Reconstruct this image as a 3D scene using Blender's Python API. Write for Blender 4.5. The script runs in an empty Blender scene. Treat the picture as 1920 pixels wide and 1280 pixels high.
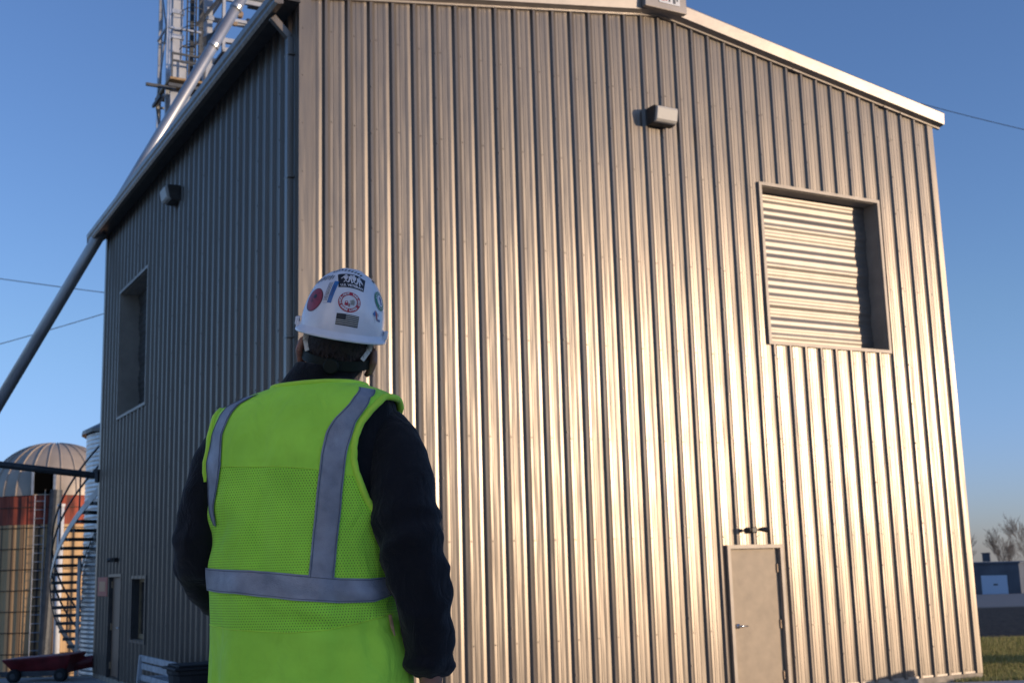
import bpy, bmesh, math, random
from mathutils import Vector, Matrix, noise
import numpy as np
random.seed(7)
SC = bpy.context.scene
COL = SC.collection
R = math.radians

# ------------------------------------------------------------------ camera
PIT, ROL, EYE = .1796, -.0287, 1.846
cam = bpy.data.cameras.new("camera"); camo = bpy.data.objects.new("camera", cam); COL.objects.link(camo)
Fv = Vector((0, math.cos(PIT), math.sin(PIT))); Uv = Vector((0, -math.sin(PIT), math.cos(PIT))); Xv = Vector((1, 0, 0))
R2 = Xv*math.cos(ROL)+Uv*math.sin(ROL); U2 = -Xv*math.sin(ROL)+Uv*math.cos(ROL)
camo.matrix_world = Matrix(((R2.x, U2.x, -Fv.x, 0), (R2.y, U2.y, -Fv.y, 0), (R2.z, U2.z, -Fv.z, EYE), (0, 0, 0, 1)))
cam.sensor_width = 36; cam.lens = 2306.49*36/1920; cam.clip_start = .1; cam.clip_end = 6000
cam.dof.use_dof = True; cam.dof.focus_distance = 3.05; cam.dof.aperture_fstop = 9.0
SC.camera = camo

# ------------------------------------------------------------------ light
SUN_AZ, SUN_EL = 110.5, 5.3          # azimuth clockwise from +Y
world = bpy.data.worlds.new("World"); SC.world = world; world.use_nodes = True
wn = world.node_tree.nodes; wl = world.node_tree.links
sky = wn.new('ShaderNodeTexSky'); sky.sky_type = 'NISHITA'; sky.sun_disc = False
sky.sun_elevation = R(SUN_EL+2); sky.sun_rotation = R(SUN_AZ); sky.altitude = 200
sky.air_density = 1.0; sky.dust_density = 0.3; sky.ozone_density = 2.0
wn['Background'].inputs['Strength'].default_value = .14
tint = wn.new('ShaderNodeMix'); tint.data_type = 'RGBA'; tint.blend_type = 'MULTIPLY'; tint.inputs[0].default_value = 1
tg = wn.new('ShaderNodeTexCoord'); ts = wn.new('ShaderNodeSeparateXYZ'); wl.new(tg.outputs['Generated'], ts.inputs[0])
tr_ = wn.new('ShaderNodeMapRange'); tr_.interpolation_type = 'SMOOTHSTEP'; tr_.inputs[1].default_value = -.02; tr_.inputs[2].default_value = .20; wl.new(ts.outputs[2], tr_.inputs[0])
tc_ = wn.new('ShaderNodeMix'); tc_.data_type = 'RGBA'; tc_.inputs[6].default_value = (.60, .76, 1.75, 1); tc_.inputs[7].default_value = (.82, .94, 1.34, 1)   # daylight white balance, paler low sky
wl.new(tr_.outputs[0], tc_.inputs[0]); wl.new(tc_.outputs[2], tint.inputs[7])
wl.new(sky.outputs[0], tint.inputs[6]); wl.new(tint.outputs[2], wn['Background'].inputs['Color'])
sun = bpy.data.lights.new("sun", 'SUN'); sun.energy = 2.75; sun.angle = R(.5); sun.color = (1, .77, .54)
suno = bpy.data.objects.new("sun", sun); COL.objects.link(suno)
sd = Vector((math.sin(R(SUN_AZ))*math.cos(R(SUN_EL)), math.cos(R(SUN_AZ))*math.cos(R(SUN_EL)), math.sin(R(SUN_EL))))
suno.rotation_euler = sd.to_track_quat('Z', 'Y').to_euler()
SC.view_settings.view_transform = 'Standard'; SC.view_settings.look = 'None'
SC.view_settings.exposure = .30; SC.view_settings.gamma = 1
SC.render.engine = 'CYCLES'

# ------------------------------------------------------------------ materials
def mat(name, base, rough=.6, metal=0., spec=.5, noise_s=0, noise_a=.15, bump=0, bump_s=60, sheen=0, col2=None, stretch=None, detail=4):
    m = bpy.data.materials.new(name); m.use_nodes = True
    n = m.node_tree.nodes; l = m.node_tree.links; p = n['Principled BSDF']
    p.inputs['Base Color'].default_value = (*base, 1); p.inputs['Roughness'].default_value = rough
    p.inputs['Metallic'].default_value = metal; p.inputs['Specular IOR Level'].default_value = spec
    if sheen: p.inputs['Sheen Weight'].default_value = sheen
    tc = n.new('ShaderNodeTexCoord'); src = tc.outputs['Object']
    if stretch:
        mp = n.new('ShaderNodeMapping'); mp.inputs['Scale'].default_value = stretch
        l.new(src, mp.inputs[0]); src = mp.outputs[0]
    if noise_s:
        nz = n.new('ShaderNodeTexNoise'); nz.inputs['Scale'].default_value = noise_s; nz.inputs['Detail'].default_value = detail
        l.new(src, nz.inputs['Vector'])
        mx = n.new('ShaderNodeMix'); mx.data_type = 'RGBA'
        c2 = col2 or tuple(c*(1-noise_a*2) for c in base)
        mx.inputs[6].default_value = (*(min(1, c*(1+noise_a)) for c in base), 1) if not col2 else (*base, 1)
        mx.inputs[7].default_value = (*c2, 1)
        rp = n.new('ShaderNodeMapRange'); rp.inputs[1].default_value = .3; rp.inputs[2].default_value = .7
        l.new(nz.outputs[0], rp.inputs[0]); l.new(rp.outputs[0], mx.inputs[0]); l.new(mx.outputs[2], p.inputs['Base Color'])
    if bump:
        nb = n.new('ShaderNodeTexNoise'); nb.inputs['Scale'].default_value = bump_s; nb.inputs['Detail'].default_value = 3
        l.new(src, nb.inputs['Vector'])
        b = n.new('ShaderNodeBump'); b.inputs['Strength'].default_value = 1; b.inputs['Distance'].default_value = bump
        l.new(nb.outputs[0], b.inputs['Height']); l.new(b.outputs[0], p.inputs['Normal'])
    return m

def wall_paint():
    m = mat('wall_panel_paint', (.21, .188, .166), rough=.36, metal=.50, spec=.5)
    n = m.node_tree.nodes; l = m.node_tree.links; p = n['Principled BSDF']
    tc = n.new('ShaderNodeTexCoord')
    # oil-canning: long soft waves along each panel
    def nz(scale, st, det):
        mp = n.new('ShaderNodeMapping'); mp.inputs['Scale'].default_value = st; l.new(tc.outputs['Object'], mp.inputs[0])
        t = n.new('ShaderNodeTexNoise'); t.inputs['Scale'].default_value = scale; t.inputs['Detail'].default_value = det
        l.new(mp.outputs[0], t.inputs['Vector']); return t
    a = nz(1, (9, 9, .9), 1); b = nz(1, (50, 50, 2.5), 2); c = nz(3, (1, 1, .5), 4)
    b1 = n.new('ShaderNodeBump'); b1.inputs['Distance'].default_value = .0055; l.new(a.outputs[0], b1.inputs['Height'])
    b2 = n.new('ShaderNodeBump'); b2.inputs['Distance'].default_value = .0004; l.new(b.outputs[0], b2.inputs['Height'])
    l.new(b1.outputs[0], b2.inputs['Normal']); l.new(b2.outputs[0], p.inputs['Normal'])
    mr = n.new('ShaderNodeMapRange'); mr.inputs[1].default_value = .3; mr.inputs[2].default_value = .7
    mr.inputs[3].default_value = .31; mr.inputs[4].default_value = .37; l.new(c.outputs[0], mr.inputs[0]); l.new(mr.outputs[0], p.inputs['Roughness'])
    d = nz(2, (1, 1, .25), 5)
    mx = n.new('ShaderNodeMix'); mx.data_type = 'RGBA'; mx.inputs[6].default_value = (.222, .186, .150, 1); mx.inputs[7].default_value = (.172, .146, .120, 1)
    l.new(d.outputs[0], mx.inputs[0]); l.new(mx.outputs[2], p.inputs['Base Color'])
    return m
M = {}
M['wall'] = wall_paint()
M['trim'] = mat('trim_paint', (.36, .315, .27), rough=.38, metal=.4, noise_s=3, noise_a=.06, bump=.0008, bump_s=12)
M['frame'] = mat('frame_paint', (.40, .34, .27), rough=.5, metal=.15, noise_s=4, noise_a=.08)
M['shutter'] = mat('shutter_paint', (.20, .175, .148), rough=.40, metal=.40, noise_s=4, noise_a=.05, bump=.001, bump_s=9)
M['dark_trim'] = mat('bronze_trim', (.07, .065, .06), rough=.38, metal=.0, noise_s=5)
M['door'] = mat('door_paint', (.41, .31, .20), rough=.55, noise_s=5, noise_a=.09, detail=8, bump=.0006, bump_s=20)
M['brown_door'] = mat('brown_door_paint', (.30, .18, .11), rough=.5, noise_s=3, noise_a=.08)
M['chrome'] = mat('satin_steel', (.7, .68, .64), rough=.22, metal=1)
M['brass'] = mat('hinge_steel', (.50, .34, .20), rough=.5, metal=.2, noise_s=30)
M['concrete'] = mat('concrete', (.44, .42, .39), rough=.85, noise_s=1.5, noise_a=.12, bump=.004, bump_s=30, detail=8)
M['foundation'] = mat('foundation_concrete', (.42, .36, .28), rough=.9, noise_s=6, noise_a=.2, bump=.004, bump_s=40)
M['housing'] = mat('lamp_housing', (.06, .052, .045), rough=.45, spec=.4, noise_s=8)
M['glass_dark'] = mat('window_glass', (.02, .03, .04), rough=.06, spec=.8)
M['galv'] = mat('galvanised_steel', (.52, .53, .54), rough=.38, metal=.7, noise_s=4, noise_a=.12)
M['galv_light'] = mat('white_primed_steel', (.46, .48, .52), rough=.5, metal=.1, noise_s=3, noise_a=.08)
M['pipe'] = mat('spout_steel', (.52, .51, .50), rough=.42, metal=.75, noise_s=2, noise_a=.08)
M['steel_dark'] = mat('weathered_steel', (.09, .095, .10), rough=.5, metal=.4, noise_s=6)
M['wood'] = mat('weathered_plank', (.38, .25, .13), rough=.8, noise_s=6)
M['white_paint'] = mat('white_paint', (.75, .75, .74), rough=.45, noise_s=6, noise_a=.06)
M['bench_paint'] = mat('worn_white_paint', (.50, .51, .52), rough=.6, noise_s=9, noise_a=.15)
M['black'] = mat('black_rubber', (.012, .012, .013), rough=.7)
M['red_paint'] = mat('faded_red_paint', (.21, .02, .024), rough=.45, noise_s=4, noise_a=.2)
M['sign_red'] = mat('sign_red', (.50, .07, .04), rough=.5)
M['sign_orange'] = mat('sign_orange', (.62, .28, .12), rough=.5)
M['wire'] = mat('wire', (.06, .07, .09), rough=.6)
M['bark'] = mat('bare_bark', (.16, .13, .105), rough=.9, noise_s=2)
M['far_wall'] = mat('far_shed_paint', (.10, .11, .13), rough=.6, noise_s=.4)
M['far_door'] = mat('far_door_paint', (.50, .60, .72), rough=.6)
M['void'] = mat('painted_inner_shade', (.003,.003,.003), rough=1, spec=0)
M['soil'] = None

def soil_mat():
    m = bpy.data.materials.new('field_ground'); m.use_nodes = True
    n = m.node_tree.nodes; l = m.node_tree.links; p = n['Principled BSDF']; p.inputs['Roughness'].default_value = .95; p.inputs['Specular IOR Level'].default_value = .1
    g = n.new('ShaderNodeNewGeometry'); sx = n.new('ShaderNodeSeparateXYZ'); l.new(g.outputs['Position'], sx.inputs[0])
    n1 = n.new('ShaderNodeTexNoise'); n1.inputs['Scale'].default_value = .8; n1.inputs['Detail'].default_value = 9; l.new(g.outputs['Position'], n1.inputs['Vector'])
    n2 = n.new('ShaderNodeTexNoise'); n2.inputs['Scale'].default_value = 7; n2.inputs['Detail'].default_value = 8; l.new(g.outputs['Position'], n2.inputs['Vector'])
    add = n.new('ShaderNodeMath'); add.operation = 'MULTIPLY_ADD'; add.inputs[1].default_value = 3.0; l.new(n1.outputs[0], add.inputs[0]); l.new(sx.outputs[1], add.inputs[2])
    def ramp(lo, hi):
        r = n.new('ShaderNodeMapRange'); r.inputs[1].default_value = lo; r.inputs[2].default_value = hi; l.new(add.outputs[0], r.inputs[0]); return r
    def mixc(f, a, b):
        x = n.new('ShaderNodeMix'); x.data_type = 'RGBA'; l.new(f, x.inputs[0])
        for i, c in ((6, a), (7, b)):
            if isinstance(c, tuple): x.inputs[i].default_value = (*c, 1)
            else: l.new(c, x.inputs[i])
        return x.outputs[2]
    hi = n.new('ShaderNodeMapRange'); hi.inputs[1].default_value = .35; hi.inputs[2].default_value = .65; l.new(n2.outputs[0], hi.inputs[0])
    grass = mixc(hi.outputs[0], (.26, .22, .09), (.15, .14, .045))
    soil = mixc(hi.outputs[0], (.11, .09, .07), (.02, .018, .016))
    gravel = mixc(hi.outputs[0], (.34, .31, .28), (.22, .20, .18))
    c = mixc(ramp(30.0, 31.2).outputs[0], grass, soil)
    c = mixc(ramp(70, 77).outputs[0], c, gravel)
    c = mixc(ramp(240, 260).outputs[0], c, (.07, .065, .05))
    l.new(c, p.inputs['Base Color'])
    b = n.new('ShaderNodeBump'); b.inputs['Distance'].default_value = .06; l.new(n2.outputs[0], b.inputs['Height']); l.new(b.outputs[0], p.inputs['Normal'])
    return m
M['soil'] = soil_mat()

# ------------------------------------------------------------------ mesh helpers
def mesh_obj(name, verts, faces, mats, parent=None, smooth=False, midx=None, recalc=True):
    me = bpy.data.meshes.new(name); me.from_pydata([tuple(v) for v in verts], [], faces)
    if not isinstance(mats, (list, tuple)): mats = [mats]
    for m in mats: me.materials.append(m)
    if midx is not None:
        for p, i in zip(me.polygons, midx): p.material_index = i
    if recalc:
        bm = bmesh.new(); bm.from_mesh(me); bmesh.ops.recalc_face_normals(bm, faces=bm.faces); bm.to_mesh(me); bm.free()
    if smooth:
        for p in me.polygons: p.use_smooth = True
    o = bpy.data.objects.new(name, me); COL.objects.link(o)
    if parent: o.parent = parent
    return o
class MB:
    def __init__(s): s.v = []; s.f = []; s.m = []; s.cur = 0
    def add(s, vs, fs):
        b = len(s.v); s.v += [Vector(v) for v in vs]; s.f += [tuple(i+b for i in f) for f in fs]; s.m += [s.cur]*len(fs)
    def box(s, a, b):
        x0, y0, z0 = a; x1, y1, z1 = b
        s.add([(x0,y0,z0),(x1,y0,z0),(x1,y1,z0),(x0,y1,z0),(x0,y0,z1),(x1,y0,z1),(x1,y1,z1),(x0,y1,z1)],
              [(0,3,2,1),(4,5,6,7),(0,1,5,4),(1,2,6,5),(2,3,7,6),(3,0,4,7)])
    def bar(s, p, q, w, h=None, up=(0,0,1)):
        p = Vector(p); q = Vector(q); h = h or w; d = (q-p).normalized(); u = Vector(up)
        if abs(d.dot(u)) > .98: u = Vector((1,0,0))
        a = d.cross(u).normalized()*(w/2); b = a.cross(d).normalized()*(h/2)
        s.add([p-a-b,p+a-b,p+a+b,p-a+b,q-a-b,q+a-b,q+a+b,q-a+b], [(0,3,2,1),(4,5,6,7),(0,1,5,4),(1,2,6,5),(2,3,7,6),(3,0,4,7)])
    def tube(s, pts, rad, n=10, caps=True):
        pts = [Vector(p) for p in pts]; k = len(pts)
        rad = rad if isinstance(rad, (list, tuple)) else [rad]*k
        vs = []; prev = None
        for i, p in enumerate(pts):
            d = ((pts[min(i+1,k-1)]-p).normalized() + (p-pts[max(i-1,0)]).normalized())
            d = d.normalized() if d.length > 1e-6 else Vector((0,0,1))
            if prev is None:
                u = Vector((0,0,1)) if abs(d.z) < .9 else Vector((1,0,0)); a = d.cross(u).normalized()
            else: a = (prev - d*prev.dot(d)).normalized()
            prev = a; b = d.cross(a)
            r = rad[i]; rx, ry = r if isinstance(r, tuple) else (r, r)
            for j in range(n):
                t = 2*math.pi*j/n; vs.append(p + a*math.cos(t)*rx + b*math.sin(t)*ry)
        fs = [(i*n+j, i*n+(j+1)%n, (i+1)*n+(j+1)%n, (i+1)*n+j) for i in range(k-1) for j in range(n)]
        if caps: fs += [tuple(range(n))[::-1], tuple((k-1)*n+j for j in range(n))]
        s.add(vs, fs)
    def ball(s, c, r, n=12, m=8, mat=None):
        rx, ry, rz = r if isinstance(r, tuple) else (r, r, r); vs = [(0,0,-1)]; fs = []
        for i in range(1, m):
            a = -math.pi/2+math.pi*i/m
            for j in range(n):
                t = 2*math.pi*j/n; vs.append((math.cos(a)*math.cos(t), math.cos(a)*math.sin(t), math.sin(a)))
        vs.append((0,0,1)); L = len(vs)-1
        for j in range(n):
            fs.append((0, 1+(j+1)%n, 1+j)); fs.append((L, L-n+j, L-n+(j+1)%n))
        for i in range(m-2):
            for j in range(n): fs.append((1+i*n+j, 1+i*n+(j+1)%n, 1+(i+1)*n+(j+1)%n, 1+(i+1)*n+j))
        out = []
        for v in vs:
            w = Vector((v[0]*rx, v[1]*ry, v[2]*rz))
            if mat: w = mat @ w
            out.append(w+Vector(c))
        s.add(out, fs)
    def prism(s, poly, a, b):      # poly: list of (p,q); a,b functions mapping (p,q)->3D for both ends
        n = len(poly); s.add([a(*p) for p in poly]+[b(*p) for p in poly],
            [tuple(range(n))[::-1], tuple(range(n, 2*n))]+[(i, (i+1)%n, n+(i+1)%n, n+i) for i in range(n)])
    def obj(s, name, mats, parent=None, smooth=False, recalc=True):
        return mesh_obj(name, s.v, s.f, mats, parent, smooth, s.m, recalc)
def bevel(o, w=.006, seg=2):
    m = o.modifiers.new('bevel', 'BEVEL'); m.width = w; m.segments = seg; m.limit_method = 'ANGLE'; m.angle_limit = R(40); return o
def tag(o, label=None, cat=None, group=None, kind=None):
    for k, v in (('label', label), ('category', cat), ('group', group), ('kind', kind)):
        if v: o[k] = v
    return o
def empty(name, loc=(0,0,0), rz=0):
    o = bpy.data.objects.new(name, None); COL.objects.link(o); o.location = loc; o.rotation_euler = (0,0,rz); o.empty_display_size = .2; return o
def sstep(a, b, x):
    t = max(0., min(1., (x-a)/(b-a))); return t*t*(3-2*t)
def interp(x, xs, ys):
    return float(np.interp(x, xs, ys))

# ------------------------------------------------------------------ ground
def gh(x, y):
    near = .76*(1-sstep(5.5, 12.5, math.hypot(x, y)))
    back = -.12
    right = 0.
    if y > 30:
        right = -.0278*(y-30) if y < 190 else -4.45-.0185*(y-190)
    left = -3.1*sstep(25.6, 37, y) - (max(0, y-60)*.02)
    t = sstep(-7.5, 6, x)
    return back+near+left*(1-t)+right*t
def sheet(name, xs, ys, dz, m):
    vs = [(x, y, gh(x, y)+dz) for y in ys for x in xs]; n = len(xs)
    fs = [(j*n+i, j*n+i+1, (j+1)*n+i+1, (j+1)*n+i) for j in range(len(ys)-1) for i in range(n-1)]
    o = mesh_obj(name, vs, fs, m, smooth=True); o['kind'] = 'structure'; return o
def grade(a, b, fine0, fine1, step, g=1.25):
    out = []; x = fine0
    while x < fine1: out.append(x); x += step
    out.append(fine1); s = step
    while out[-1] < b: s *= g; out.append(min(b, out[-1]+s))
    lo = []; s = step; x = fine0
    while x > a: s *= g; x = max(a, x-s); lo.append(x)
    return lo[::-1]+out
sheet('ground', grade(-1500, 1500, -24, 24, .75), grade(-300, 2500, -12, 45, .75), 0, M['soil'])
# concrete yard: wide in front of the building, with its edge beside the grass
PSI = .5087
cx0, cy0 = -2.5237, 14.4299
sheet('yard_pavement', [i*.75 for i in range(-34, 33)], [i*.75 for i in range(-16, 26)]+[19.35], .03, M['concrete'])
sheet('side_pavement', [-25.5+i*.75 for i in range(0, 28)], [19.35+i*.5 for i in range(0, 13)], .03, M['concrete'])

# ------------------------------------------------------------------ metal building
B = empty('metal_building', (cx0, cy0, 0), PSI)
tag(B, 'tall tan ribbed metal building with gable front and two rolling shutters', 'building')
W, Lb, P = 11.063, 12.1, .3048
EAVE, RIDGE = 8.94, 9.80
SL = (RIDGE-EAVE)/(W/2)
def ztop(s): return RIDGE-SL*abs(s-W/2)
PROF = [(-.0175,0),(-.0145,.001),(.0085,.034),(.0115,.036),(.040,.039),(.045,.036),(.088,.004),(.094,0.001),(.130,.0),(.137,.0035),(.160,.0035),(.167,0),(.205,0),(.212,.003),(.242,.005),(.248,.0045),(.284,.0)]
def profile(s0, length, first=-2, n=60):
    pts = []
    for i in range(first, n):
        for a, h in PROF:
            s = s0+P*i+a
            if 0 < s < length: pts.append((s, h))
    return pts
def pval(pts, s):
    return interp(s, [p[0] for p in pts], [p[1] for p in pts])
def wall(name, s0, length, zt, opens, place, outz=0.0, first=-2):
    pts = profile(s0, length, first); xs = sorted(set([0, length]+[p[0] for p in pts]+[e for o in opens for e in o[:2]]))
    mb = MB()
    for a, b in zip(xs[:-1], xs[1:]):
        if b-a < 1e-6: continue
        mid = (a+b)/2; segs = [(outz, None)]
        cut = [o for o in opens if o[0] < mid < o[1]]
        ha, hb = pval(pts, a), pval(pts, b)
        spans = []; z = outz
        for o in sorted(cut, key=lambda o: o[2]): spans.append((z, o[2])); z = o[3]
        spans.append((z, None))
        for z0, z1 in spans:
            za, zb = (z1, z1) if z1 is not None else (zt(a), zt(b))
            if za <= z0+1e-4: continue
            mb.add([place(a, ha, z0), place(b, hb, z0), place(b, hb, zb), place(a, ha, za)], [(0,1,2,3)])
    # screw heads in rows on the flats beside each rib
    rows = [.06, .88, 2.15, 3.47, 4.75, 6.0, 7.35, 8.55]
    i = 0
    while True:
        s = s0+P*i+.112; i += 1
        if s > length-.05: break
        if s < .05: continue
        zs = list(rows)
        if i % 3 == 1: zs += [.45+.62*k for k in range(14)]
        for z in zs:
            ss = s if z in rows else s0+P*(i-1)+.024
            h = 0 if z in rows else .038
            if z > zt(ss)-.1 or any(o[0]-.05 < ss < o[1]+.05 and o[2]-.05 < z < o[3]+.05 for o in opens): continue
            c = []; rr = .0125
            for k in range(6):
                t = k*math.pi/3; c.append((ss+math.cos(t)*rr, z+math.sin(t)*rr))
            vs = [place(x, h, y) for x, y in c]+[place(ss+(x-ss)*.6, h+.007, z+(y-z)*.6) for x, y in c]
            mb.add(vs, [(k, (k+1)%6, 6+(k+1)%6, 6+k) for k in range(6)]+[(6,7,8,9,10,11)])
    return mb.obj(name, M['wall'], B, recalc=False)
front = lambda s, h, z: (s, -h, z)
side = lambda s, h, z: (-h*1.25, s, z)
WIN = (7.27, 9.66, 5.0, 7.40); DOOR = (6.26, 7.16, .02, 1.985)
LWIN = (8.05, 10.42, 4.85, 7.28); LDOOR = (9.62, 10.66, .02, 1.84); LSIDE = (7.72, 8.78, .76, 1.80)
wall('front_wall', -.019+.0045, W, lambda s: ztop(s)-.02, [WIN, DOOR], front)
wall('side_wall', .665, Lb, lambda s: EAVE-.03, [LWIN, LDOOR, LSIDE], side)
mb = MB()   # plain back and far walls
mb.add([(W,0.02,0),(W,Lb,0),(W,Lb,EAVE-.03),(W,0.02,EAVE-.03)], [(0,1,2,3)])
mb.add([(0,Lb,0),(W,Lb,0),(W,Lb,EAVE-.02),(W/2,Lb,RIDGE-.02),(0,Lb,EAVE-.02)], [(0,1,2,3,4)])
mb.obj('back_wall', M['wall'], B)
mb = MB(); mb.box((-.03,-.03,-.5),(W+.03,.25,0.0)); mb.box((-.03,.25,-.5),(.25,Lb+.03,0.0)); mb.box((W-.2,.25,-.5),(W+.03,Lb+.03,0.0)); mb.obj('foundation', M['foundation'], B)
# roof slabs
mb = MB(); yb = Lb+.12; yf = -.10
for sg in (0, 1):
    e = -.30 if sg == 0 else W+.16
    ze = RIDGE-SL*abs(e-W/2)
    z1 = RIDGE
    mb.add([(e,yf,ze+.015),(W/2,yf,z1+.015),(W/2,yb,z1+.015),(e,yb,ze+.015),(e,yf,ze+.10),(W/2,yf,z1+.10),(W/2,yb,z1+.10),(e,yb,ze+.10)],
           [(0,3,2,1),(4,5,6,7),(0,1,5,4),(1,2,6,5),(2,3,7,6),(3,0,4,7)])
mb.obj('roof', M['trim'], B)
# rake trim: stepped profile run along both slopes of the gable
def rake(s0, s1, name='rake_trim'):
    prof = [(-.012,-.03),(-.055,-.028),(-.055,-.002),(-.10,.008),(-.162,.022),(-.177,.205),(-.165,.225),(-.12,.230),(-.09,.232),(-.09,.245),(.05,.245),(.05,.12),(-.01,.12)]
    mb = MB(); n = 8; k = len(prof); vs = []
    for i in range(n+1):
        s = s0+(s1-s0)*i/n
        for y, dz in prof: vs.append((s, y, ztop(s)+dz))
    fs = [(i*k+j, i*k+(j+1)%k, (i+1)*k+(j+1)%k, (i+1)*k+j) for i in range(n) for j in range(k)]
    fs += [tuple(range(k)), tuple(n*k+j for j in range(k))]
    mb.add(vs, fs); return mb.obj(name, M['trim'], B)
rake(-.30, W/2); rake(W/2, 8.12); rake(8.12, W+.19)
for s in (8.12, 10.05, 10.42): # lap clips under the rake
    mb = MB(); mb.bar((s-.08, -.06, ztop(s-.08)-.03), (s+.08, -.06, ztop(s+.08)-.03), .03, .025); mb.obj('lap_clip', M['trim'], B)
mb = MB(); mb.box((W/2-.42,-.27,RIDGE-.03),(W/2+.33,-.178,RIDGE+.34)); mb.box((W/2-.42,-.178,RIDGE+.10),(W/2+.33,.3,RIDGE+.34))
rc = bevel(mb.obj('ridge_cap', M['trim'], B), .012)
mb = MB(); mb.box((W/2-.17,-.279,RIDGE+.065),(W/2+.20,-.2715,RIDGE+.32)); lp = mb.obj('label_plate', [M['white_paint']], rc)
for nm, x0, x1, z0, z1, mm in (('red_mark',-.13,-.085,.10,.27,'sign_red'),('red_mark',-.07,-.03,.11,.27,'sign_red'),('dark_mark',.0,.025,.10,.28,'steel_dark'),('dark_mark',.075,.12,.085,.28,'far_wall'),('dark_mark',.14,.165,.13,.28,'steel_dark')):
    mb = MB(); mb.box((W/2+x0,-.283,RIDGE+z0),(W/2+x1,-.280,RIDGE+z1)); mb.obj(nm, M[mm], lp)
# gutter on the left eave
mb = MB(); gp = [(-.285,.06),(-.285,-.13),(-.36,-.14),(-.385,-.10),(-.385,-.06),(-.405,-.03),(-.41,.05),(-.40,.058),(-.395,.05),(-.39,-.02),(-.37,-.05),(-.37,-.09),(-.355,-.125),(-.30,-.12),(-.297,.06)]
vs = []; k = len(gp); zg = EAVE-SL*.3-.045
for y in (-.16, Lb+.16): vs += [(x, y, zg+z) for x, z in gp]
mb.add(vs, [(j, (j+1)%k, k+(j+1)%k, k+j) for j in range(k)]+[tuple(range(k))[::-1], tuple(k+j for j in range(k))])
mb.box((-.40,-.163,zg-.13),(-.29,-.158,zg+.05)); mb.box((-.40,Lb+.158,zg-.13),(-.29,Lb+.163,zg+.05)); mb.obj('gutter', M['wall'], B)
mb = MB(); mb.box((-.285,-.08,EAVE-.115),(-.035,Lb+.1,EAVE-.095)); mb.box((-.284,-.09,EAVE-.095),(-.264,Lb+.1,EAVE-.05)); mb.obj('soffit', M['dark_trim'], B)
# corner trims, downspout
mb = MB(); mb.box((-.040,-.040,0),(.115,-.034,8.94)); mb.box((-.040,-.034,0),(-.034,.12,8.83)); mb.obj('corner_trim', M['wall'], B)
mb = MB(); mb.box((W-.09,-.04,0),(W+.03,-.034,8.92)); mb.box((W+.024,-.034,0),(W+.03,.12,8.9)); mb.obj('corner_trim', M['wall'], B)
mb = MB(); mb.box((-.040,Lb-.1,0),(-.034,Lb+.03,8.83)); mb.box((-.034,Lb+.024,0),(.1,Lb+.03,8.83)); mb.obj('corner_trim', M['wall'], B)
mb = MB(); mb.box((-.13,.13,.1),(-.045,.235,8.45)); mb.bar((-.09,.18,8.45),(-.32,.18,8.68),.08,.09)
for z in (.7, 2.6, 4.6, 6.6, 8.2): mb.box((-.133,.10,z),(-.035,.265,z+.03))
bevel(mb.obj('downspout', M['wall'], B), .008)
# base trim angle
mb = MB(); mb.box((.0,-.012,-.005),(DOOR[0]-.06,-.002,.03)); mb.box((DOOR[1]+.06,-.012,-.005),(W,-.002,.03)); mb.obj('base_trim', M['trim'], B)

def opening(o, place, name, depth, trim_w=.05, proud=.045, trim_m=None):
    """trim frame around an opening plus reveal faces going inward; returns frame object"""
    a, b, z0, z1 = o; mb = MB(); tm = trim_m or M['trim']
    def bx(s0, s1, h0, h1, za, zb):
        c = [place(s, h, z) for z in (za, zb) for s, h in ((s0,h0),(s1,h0),(s1,h1),(s0,h1))]
        mb.add(c, [(0,3,2,1),(4,5,6,7),(0,1,5,4),(1,2,6,5),(2,3,7,6),(3,0,4,7)])
    t = trim_w
    bx(a-t, a, .0, proud, z0-t if z0 > .3 else 0, z1+t); bx(b, b+t, .0, proud, z0-t if z0 > .3 else 0, z1+t)
    bx(a, b, .0, proud, z1, z1+t)
    if z0 > .3: bx(a, b, .0, proud, z0-t, z0)
    r = .004
    bx(a-r, a+r*2, -depth, -.001, z0, z1); bx(b-2*r, b+r, -depth, -.001, z0, z1); bx(a+2*r, b-2*r, -depth, -.001, z1-2*r, z1+r); bx(a+2*r, b-2*r, -depth, -.001, z0-r, z0+2*r)
    return mb, bx
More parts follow.
